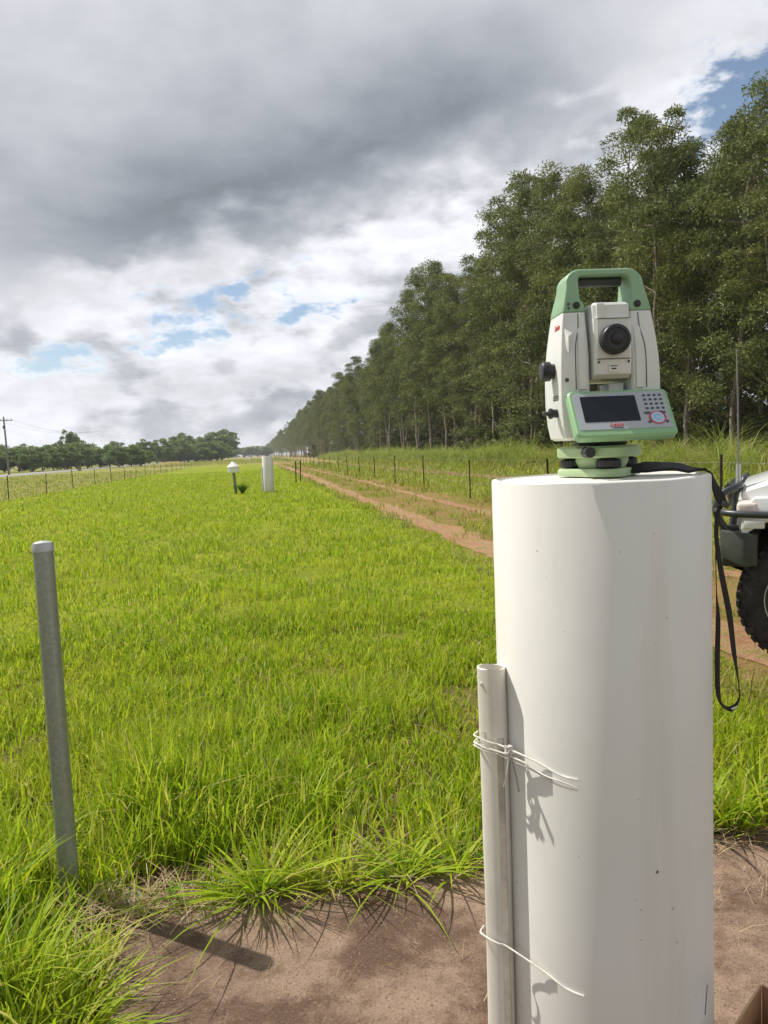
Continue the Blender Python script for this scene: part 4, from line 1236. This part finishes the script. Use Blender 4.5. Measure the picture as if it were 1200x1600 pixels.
    MB().lathe([(0.0035, -0.065), (0.0035, -0.0675), (0.002, -0.068)], 12, 'Y', c=(-0.084, 0.007, 0.183)).build('body_screw', M_DGREY, t)
    # maker's lettering on the side and under the screen
    Mx = Matrix.Translation((-0.0886, -0.020, 0.284)) @ Matrix.Rotation(R(7), 4, 'Y') @ Matrix.Rotation(R(-90), 4, 'Z') @ Matrix.Rotation(R(90), 4, 'X')
    text('side_logo', 'Leica', 0.0155, M_RED, L, Mx, 0.0016, 0.3)
    Mx = Matrix.Translation((-0.0965, -0.022, 0.152)) @ Matrix.Rotation(R(-90), 4, 'Z') @ Matrix.Rotation(R(90), 4, 'X')
    for zz in (0.1555, 0.1520, 0.1485):
        MB().box((-0.0962, -0.026, zz), (0.0012, 0.036, 0.0016)).build('side_print', M_DGREY, L)
    # control panel, tilted


    tilt = R(33)

    A = Matrix.Translation((0.0050, -0.064, 0.1575)) @ Matrix.Rotation(-tilt, 4, 'X')      # local x right, z up along the face, -y out of it

    wd, ht = 0.0935, 0.103
    def rrect(x0, x1, z0, z1, r, y, n=5):
        pts = []
        for cx, cz, a in ((x1 - r, z1 - r, 0), (x0 + r, z1 - r, 90), (x0 + r, z0 + r, 180), (x1 - r, z0 + r, 270)):
            for k in range(n + 1):
                q = R(a + 90 * k / n); pts.append((cx + r * math.cos(q), y, cz + r * math.sin(q)))
        return pts
    m = MB().loft([rrect(-wd / 1 * 0.93, wd * 0.93, -ht + 0.004, -0.004, 0.008, 0.016), rrect(-wd, wd, -ht, 0, 0.010, 0.010), rrect(-wd, wd, -ht, 0, 0.010, -0.004), rrect(-wd + 0.003, wd - 0.003, -ht + 0.003, -0.003, 0.009, -0.008)], True)
    P = m.build('control_panel', M_GREEN3, t, smooth=35, xf=A)
    MB().loft([rrect(-wd + 0.0075, wd - 0.0085, -ht + 0.014, -0.008, 0.004, -0.0070), rrect(-wd + 0.0075, wd - 0.0085, -ht + 0.014, -0.008, 0.004, -0.0088)], True).build('panel_face', M_PANEL, P, smooth=35, xf=A)
    W = 2 * wd
    def X(f): return -wd + 0.0075 + f * (W - 0.016)
    def Z(f): return -0.008 - f * (ht - 0.022)
    MB().loft([rrect(X(0.075), X(0.675), Z(0.80), Z(0.10), 0.0015, -0.0080), rrect(X(0.075), X(0.675), Z(0.80), Z(0.10), 0.0015, -0.0094)], True).build('screen', M_SCREEN, P, smooth=35, xf=A)
    def key(name, fx, fz, w, h, mt): MB().box((X(fx), -0.0094, Z(fz)), (w, 0.0016, h)).build(name, mt, P, bevel=0.0005, seg=1, xf=A)
    for r in range(4):
        for c in range(4):
            key('key', 0.775 + c * 0.058, 0.115 + r * 0.120, 0.0052, 0.0040, M_KEY)
    for fx, fz in ((0.745, 0.60), (0.775, 0.60), (0.945, 0.60), (0.915, 0.59), (0.765, 0.845), (0.955, 0.845)): key('key', fx, fz, 0.0058, 0.0045, M_KEY)
    ring = []
    m = MB(); n = 36; cx, cz = X(0.86), Z(0.735)
    for rr, yy in ((0.0150, -0.0086), (0.0150, -0.0102), (0.0130, -0.0102), (0.0130, -0.0086)):
        ring.append([(cx + rr * 1.05 * math.cos(2 * math.pi * j / n), yy, cz + rr * 0.92 * math.sin(2 * math.pi * j / n)) for j in range(n)])
    m.loft(ring, False); m.build('navigation_ring', M_RED, P, smooth=35, xf=A)
    MB().lathe([(0.0122, -0.0086), (0.0122, -0.0100), (0.0110, -0.0104), (0.0062, -0.0104), (0.0058, -0.0096), (0.0052, -0.0096), (0.0048, -0.0106), (0.001, -0.0107)], 32, 'Y', c=(cx, 0, cz)).build('navigation_key', M_BLUEK, P, smooth=35, xf=A)
    text('panel_logo', 'Leica', 0.0125, M_RED, P, A @ Matrix.Translation((X(0.40), -0.0092, Z(0.885))) @ Matrix.Rotation(R(90), 4, 'X'), 0.0008, 0.3)
    MB().box((X(0.41), -0.0090, Z(0.965)), (0.018, 0.0010, 0.0014)).build('panel_print', M_KEY, P, xf=A)
    return t


M_GREEN3 = mat('panel_green', (0.26, 0.45, 0.24), 0.42, var=0.04, scale=8)
instrument()

# ------------------------------------------------------------------ neck strap
def ribbon(name, pts, widths, wdirs, material, parent, thick=0.0016):
    m = MB(); rings = []
    pts = [Vector(p) for p in pts]
    for i, p in enumerate(pts):
        tdir = (pts[min(i + 1, len(pts) - 1)] - pts[max(0, i - 1)]).normalized()
        w = Vector(wdirs[i]).normalized(); w = (w - tdir * w.dot(tdir)).normalized(); nrm = w.cross(tdir).normalized()
        a, b = w * widths[i] / 2, nrm * thick / 2
        rings.append([p - a - b, p + a - b, p + a + b, p - a + b])
    m.loft(rings, True)
    return m.build(name, material, parent, smooth=40)


def lerp_list(vals, n):
    out = []
    for i in range(n):
        f = i / (n - 1) * (len(vals) - 1); k = min(int(f), len(vals) - 2); fr = f - k
        a, b = vals[k], vals[k + 1]
        out.append(tuple(x + (y - x) * fr for x, y in zip(a, b)) if isinstance(a, tuple) else a + (b - a) * fr)
    return out


def strap():
    t = thing('carry_strap', 'black webbing strap hanging in a long loop down the right side of the big pillar', 'strap')
    p = smooth_path([(0.470, 1.42, PH + 0.010), (0.500, 1.41, PH + 0.015), (0.545, 1.41, PH + 0.015), (0.580, 1.42, PH + 0.010), (0.605, 1.43, PH + 0.007), (0.624, 1.432, PH + 0.005)])
    n = len(p)
    ribbon('padded_section', p, lerp_list([0.016, 0.030, 0.034, 0.030, 0.02, 0.018], n), lerp_list([(0, 1, 0.3), (0, 1, 0.6), (0, 1, 0.3), (0, 1, 0.5), (0, 1, 0.1), (0, 1, 0)], n), M_STRAP, t, 0.0055)
    p = smooth_path([(0.618, 1.432, PH + 0.006), (0.6355, 1.43, PH - 0.003), (0.6430, 1.43, PH - 0.028), (0.652, 1.43, PH - 0.048), (0.6605, 1.43, PH - 0.064)])
    n = len(p)
    ribbon('edge_section', p, lerp_list([0.018, 0.018, 0.020, 0.022, 0.016], n), lerp_list([(0, 1, 0), (0.3, 1, 0), (0.8, 0.6, 0), (1, 0.3, 0), (1, 0.3, 0)], n), M_STRAP, t, 0.003)
    MB().box((0.661, 1.428, PH - 0.064), (0.018, 0.006, 0.012), Matrix.Rotation(R(25), 3, 'Y')).build('buckle', M_DGREY, t, bevel=0.0015)
    p = smooth_path([(0.662, 1.43, 1.290), (0.6495, 1.43, 1.275), (0.6455, 1.43, 1.225), (0.6555, 1.43, 1.150), (0.670, 1.43, 1.073), (0.679, 1.43, 0.996), (0.6885, 1.43, 0.931), (0.690, 1.43, 0.902), (0.681, 1.43, 0.884)], 5)
    n = len(p)
    ribbon('right_run', p, lerp_list([0.008, 0.010, 0.010, 0.013, 0.014, 0.013, 0.008, 0.004, 0.010], n), lerp_list([(1, 0.4, 0)] * 5 + [(1, 0.6, 0), (0.5, 1, 0), (0.2, 1, 0), (0, 1, 0.5)], n), M_STRAP, t)
    p = smooth_path([(0.681, 1.43, 0.884), (0.670, 1.43, 0.879), (0.655, 1.43, 0.889), (0.6475, 1.43, 0.915), (0.646, 1.43, 0.975), (0.6480, 1.43, 1.06), (0.6450, 1.43, 1.12), (0.6440, 1.43, 1.20)], 5)
    n = len(p)
    ribbon('left_run', p, lerp_list([0.010, 0.012, 0.012, 0.012, 0.014, 0.011, 0.006, 0.004], n), lerp_list([(0, 1, 0.5), (0.2, 1, 0.6), (0.6, 1, 0), (1, 0.5, 0), (1, 0.5, 0), (1, 0.4, 0), (0.5, 1, 0), (0.3, 1, 0)], n), M_STRAP, t)
    MB().box((0.676, 1.4218, 0.884), (0.012, 0.0012, 0.003), Matrix.Rotation(R(-22), 3, 'Y')).build('strap_print', M_PAPER, t)


strap()

# ------------------------------------------------------------------ four-wheel drive at the right edge
def vehicle():
    h = Vector((-0.88, 0.475, 0)).normalized()
    rz = math.atan2(h.y, h.x)
    # local frame: +x forward, +y towards the camera side; origin on the ground under the front axle
    wl = Vector((2.60, 4.50, 0)); side = Vector((-h.y, h.x, 0))
    org = wl - side * 0.80; org.z = gz + 0.01
    t = thing('four_wheel_drive', 'white four wheel drive with dark bull bar, nose entering the photo at the right edge', 'car', org, rz)
    # near side is +y
    HW = 0.80
    def prof_body(pts, y0, y1, name, material, bevel=0.02, parent=t): return MB().prism(pts, y0, y1, 'XZ').build(name, material, parent, bevel=bevel, seg=3, smooth=40)
    def arch(cx, r, a0, a1, n=10, cz=0.42): return [(cx + r * math.cos(R(a0 + (a1 - a0) * k / n)), cz + r * math.sin(R(a0 + (a1 - a0) * k / n))) for k in range(n + 1)]
    # fenders (near and far) with wheel arch cut out
    fend = [(0.375, 0.87), (0.36, 0.985), (0.30, 1.060), (-1.05, 1.10), (-1.05, 0.45), (-0.54, 0.45)] + arch(0, 0.54, 176, 47, 10)
    for y0, y1 in ((0.60, 0.83), (-0.83, -0.60)): prof_body(fend, y0, y1, 'front_fender', M_CAR, 0.018)
    # black flare inside the arch
    for y0, y1 in ((0.40, 0.60), (-0.60, -0.40)): MB().prism([(0.36, 0.55), (0.30, 0.95), (-0.5, 0.98), (-0.56, 0.45)] + arch(0, 0.50, 176, 20, 8), y0, y1, 'XZ').build('arch_liner', M_BUMPER, t)
    # bonnet
    bon = []
    for x, z, w in ((0.40, 1.06, 0.62), (0.37, 1.115, 0.68), (0.22, 1.165, 0.72), (-0.3, 1.195, 0.745), (-1.02, 1.22, 0.75)):
        bon.append([(x, -w, 0.98), (x, -w, z - 0.03), (x, -w * 0.85, z), (x, -w * 0.3, z + 0.025), (x, w * 0.3, z + 0.025), (x, w * 0.85, z), (x, w, z - 0.03), (x, w, 0.98)])
    MB().loft(bon, True).build('bonnet', M_CAR, t, smooth=40)
    MB().box((0.31, 0, 0.86), (0.05, 1.16, 0.26)).build('grille', M_BUMPER, t, bevel=0.01)
    for k in range(5): MB().box((0.345, 0, 0.77 + k * 0.045), (0.012, 1.0, 0.014)).build('grille_bar', M_CAR, t)
    for s in (-1, 1):
        MB().loft([[(x, s * y, z) for y, z in ((0.58, 0.93), (0.845, 0.93), (0.845, 1.03), (0.58, 1.045))] for x in (0.28, 0.375, 0.40)], True).build('headlight', M_LAMP, t, bevel=0.02, seg=3)
        MB().box((0.30, s * 0.838, 0.895), (0.12, 0.02, 0.055)).build('indicator', M_CAR, t, bevel=0.008)
    # bumper: centre beam and end wings
    MB().box((0.42, 0, 0.70), (0.16, 1.30, 0.22)).build('bumper', M_BUMPER, t, bevel=0.02)
    for s in (-1, 1):
        rings = []
        for x, zb, zt, yo in ((0.28, 0.63, 0.83, 0.85), (0.36, 0.62, 0.84, 0.86), (0.50, 0.68, 0.85, 0.78)):
            rings.append([(x, s * 0.62, zb), (x, s * yo, zb), (x, s * yo, zt), (x, s * 0.62, zt)])
        MB().loft(rings, True).build('bumper_end', M_BUMPER, t, bevel=0.012)
    # bull bar hoops and side rails
    for s in (-1, 1):
        pts = smooth_path([(0.42, s * 0.70, 0.80), (0.49, s * 0.72, 0.88), (0.525, s * 0.74, 0.98), (0.49, s * 0.72, 1.08), (0.40, s * 0.66, 1.125), (0.40, s * 0.46, 1.13), (0.42, s * 0.40, 1.05), (0.45, s * 0.40, 0.80)], 5)
        MB().tube(pts, 0.024, 12).build('bar_hoop', M_TUBE, t, smooth=60)
        MB().tube(smooth_path([(0.525, s * 0.745, 0.975), (0.40, s * 0.885, 0.965), (0.0, s * 0.905, 0.955), (-0.70, s * 0.90, 0.95)], 5), 0.022, 12).build('side_rail', M_TUBE, t, smooth=60)
        MB().box((0.44, s * 0.70, 0.86), (0.10, 0.04, 0.03)).build('bar_bracket', M_TUBE, t, bevel=0.005)
    MB().tube([(0.47, -0.42, 1.10), (0.47, 0.42, 1.10)], 0.026, 12).build('bar_top_tube', M_TUBE, t, smooth=60)
    # antenna on the bull bar
    an = MB().tube([(0.40, 0.60, 1.14), (0.40, 0.60, 1.27)], [0.016, 0.014], 12).build('antenna_base', M_CAPM, t)
    MB().tube([(0.40, 0.60, 1.27), (0.402, 0.60, 1.7), (0.41, 0.60, 2.02)], [0.0065, 0.0055, 0.004], 8).build('antenna_whip', M_FWIRE, t)
    # cab and rear body
    cab = [(-1.03, 0.46), (-1.03, 1.14), (-1.40, 1.80), (-1.55, 1.86), (-3.95, 1.86), (-4.02, 1.78), (-4.02, 0.46), (-3.25, 0.46)] + arch(-2.75, 0.50, 5, 175, 10) + [(-2.3, 0.46)]
    prof_body(cab, -0.80, 0.80, 'cab_body', M_CAR, 0.03)
    for s in (-1, 1):
        for xs, nm in ((((-1.20, 1.20), (-1.50, 1.74), (-2.10, 1.74), (-2.10, 1.20)), 'side_window'), (((-2.22, 1.20), (-2.22, 1.74), (-3.85, 1.74), (-3.85, 1.20)), 'side_window')):
            MB().prism(list(xs), s * 0.795, s * 0.806, 'XZ').build(nm, M_GLASS, t)
        MB().box((-1.62, s * 0.803, 0.84), (0.008, 0.012, 0.66)).build('door_gap', M_BUMPER, t)
        MB().box((-2.0, s * 0.815, 1.06), (0.16, 0.03, 0.03)).build('door_handle', M_BUMPER, t, bevel=0.006)
        MB().loft([[(-1.22 + dx, s * y, z) for dx, z in ((0, 1.22), (0.07, 1.22), (0.07, 1.45), (0, 1.45))] for y in (0.84, 0.98)], True).build('side_mirror', M_BUMPER, t, bevel=0.02)
    MB().add([(-1.075, -0.70, 1.22), (-1.075, 0.70, 1.22), (-1.375, 0.66, 1.75), (-1.375, -0.66, 1.75)], [(0, 1, 2, 3)]).build('windscreen', M_GLASS, t, smooth=0, xf=Matrix.Translation((0.012, 0, 0.006)))
    MB().box((-1.8, 0, 0.46), (3.9, 0.9, 0.16)).build('chassis', M_BUMPER, t)
    # wheels
    def wheel(cx, s):
        r, w = 0.405, 0.25
        yo = s * 0.80; yi = s * (0.80 - w)
        e = [(r * 0.60, -0.5 * w), (r * 0.74, -0.52 * w), (r * 0.90, -0.50 * w), (r * 0.955, -0.44 * w), (r * 0.965, 0), (r * 0.955, 0.44 * w), (r * 0.90, 0.50 * w), (r * 0.74, 0.52 * w), (r * 0.60, 0.5 * w)]
        wo = bpy.data.objects.new('wheel', None)
        tyre = MB(); tyre.lathe(e, 64, 'Y'); T = Matrix.Translation((cx, s * (0.80 - w / 2), r))
        tb = tyre.build('wheel', M_TYRE, t, smooth=40, xf=T)
        bpy.data.objects.remove(wo)
        # tread lugs
        lug = MB(); nl = 40
        for k in range(nl):
            q = 2 * math.pi * k / nl
            for row, (yy, ww, ph) in enumerate(((-0.40, 0.24, 0), (0.40, 0.24, 0.5), (-0.13, 0.20, 0.5), (0.13, 0.20, 0))):
                a = q + ph * 2 * math.pi / nl
                rot = Matrix.Rotation(-a, 3, 'Y'); ln = 0.040 if abs(yy) > 0.3 else 0.034
                c = rot @ Vector((0, 0, r * 0.978)); lug.box((c.x, yy * w, c.z), (ln, ww * w, r * 0.05), rot)
                if abs(yy) > 0.3 and k % 2 == 0:
                    c2 = rot @ Vector((0, 0, r * 0.925)); lug.box((c2.x, math.copysign(0.505, yy) * w, c2.z), (ln * 0.9, 0.018, r * 0.09), rot)
        tag(lug.build('tread', M_TYRE, tb, smooth=0, xf=T), kind='stuff')
        sg = s
        MB().lathe([(r * 0.60, 0.47 * w * sg), (r * 0.60, 0.525 * w * sg), (r * 0.575, 0.53 * w * sg), (r * 0.55, 0.50 * w * sg), (r * 0.53, 0.30 * w * sg), (r * 0.30, 0.26 * w * sg), (r * 0.22, 0.40 * w * sg), (r * 0.14, 0.44 * w * sg), (0.001, 0.45 * w * sg)], 48, 'Y').build('rim', M_CHROME, tb, smooth=40, xf=T)
        m = MB()
        for k in range(6):
            q = 2 * math.pi * k / 6; m.cyl((r * 0.26 * math.cos(q), 0.26 * w * sg, r * 0.26 * math.sin(q)), (r * 0.26 * math.cos(q), 0.34 * w * sg, r * 0.26 * math.sin(q)), 0.012, n=8)
        m.build('wheel_nuts', M_CAPM, tb, xf=T)
        # bright rim lip
        m = MB(); rr = []
        for a_, y_ in ((0.592, 0.532), (0.60, 0.54), (0.608, 0.532)): rr.append([(r * a_ * math.cos(2 * math.pi * j / 48), y_ * w * sg, r * a_ * math.sin(2 * math.pi * j / 48)) for j in range(48)])
        m.loft(rr, False); m.build('rim_lip', M_CAPM, tb, xf=T)
    for cx in (0.0, -2.75):
        for s in (1, -1): wheel(cx, s)
    MB().cyl((0, -0.6, 0.40), (0, 0.6, 0.40), 0.05, n=12).build('front_axle', M_BUMPER, t)
    MB().cyl((-2.75, -0.6, 0.40), (-2.75, 0.6, 0.40), 0.05, n=12).build('rear_axle', M_BUMPER, t)
    return t


vehicle()

# ------------------------------------------------------------------ cardboard box by the pillar
def cardboard_box():
    apex = Vector((0.730, 1.424, 0.30)); c = math.cos; 
    L, W, H, th = 0.30, 0.24, 0.30, 0.004
    t = thing('cardboard_box', 'open brown cardboard box whose corner peeks in at the bottom right', 'box', (0, 0, 0))
    a1 = Vector((-0.70, -0.714, 0)).normalized(); a2 = Vector((0.55, -0.835, 0)).normalized()
    ap = apex.copy(); ap.z = 0
    def wall(p, d, ln, nm):
        n = Vector((-d.y, d.x, 0)) * th / 2
        q = p + d * ln
        m = MB(); m.add([p - n, q - n, q + n, p + n, p - n + Vector((0, 0, H)), q - n + Vector((0, 0, H)), q + n + Vector((0, 0, H)), p + n + Vector((0, 0, H))],
                        [(3, 2, 1, 0), (4, 5, 6, 7), (0, 1, 5, 4), (1, 2, 6, 5), (2, 3, 7, 6), (3, 0, 4, 7)])
        o = m.build(nm, M_CARD, t, smooth=0)
        m2 = MB(); z = Vector((0, 0, H + 0.0006)); z2 = Vector((0, 0, H + 0.002))
        m2.add([p - n + z, q - n + z, q + n + z, p + n + z, p - n + z2, q - n + z2, q + n + z2, p + n + z2], [(3, 2, 1, 0), (4, 5, 6, 7), (0, 1, 5, 4), (1, 2, 6, 5), (2, 3, 7, 6), (3, 0, 4, 7)])
        m2.build('cut_edge', M_CARDEDGE, o, smooth=0)
    wall(ap + a1 * 0.003, a1, W, 'box_wall'); wall(ap + a2 * 0.003, a2, L, 'box_wall')
    wall(ap + a1 * W + a2 * 0.003, a2, L, 'box_wall'); wall(ap + a2 * L + a1 * 0.003, a1, W, 'box_wall')
    m = MB(); z = Vector((0, 0, 0.003)); z2 = Vector((0, 0, 0.007)); q = [ap, ap + a1 * W, ap + a1 * W + a2 * L, ap + a2 * L]
    m.add([k + z for k in q] + [k + z2 for k in q], [(3, 2, 1, 0), (4, 5, 6, 7), (0, 1, 5, 4), (1, 2, 6, 5), (2, 3, 7, 6), (3, 0, 4, 7)]); m.build('box_floor', M_CARD, t, smooth=0)
    # white paper standing in it
    p = ap + (a1 + a2) * 0.035; m = MB()
    m.add([p + Vector((0, 0, 0.268)), p + a1 * 0.17 + Vector((0, 0, 0.25)), p + a1 * 0.18 + a2 * 0.14 + Vector((0, 0, 0.22)), p + a2 * 0.16 + Vector((0, 0, 0.24)),
           p + Vector((0, 0, 0.02)), p + a1 * 0.17 + Vector((0, 0, 0.02)), p + a1 * 0.18 + a2 * 0.14 + Vector((0, 0, 0.02)), p + a2 * 0.16 + Vector((0, 0, 0.02))],
          [(0, 1, 2, 3), (7, 6, 5, 4), (0, 4, 5, 1), (1, 5, 6, 2), (2, 6, 7, 3), (3, 7, 4, 0)])
    tag(m.build('paper_bundle', M_PAPER, None, bevel=0.002), 'white paper bundle standing inside the cardboard box at the bottom right', 'paper')


cardboard_box()
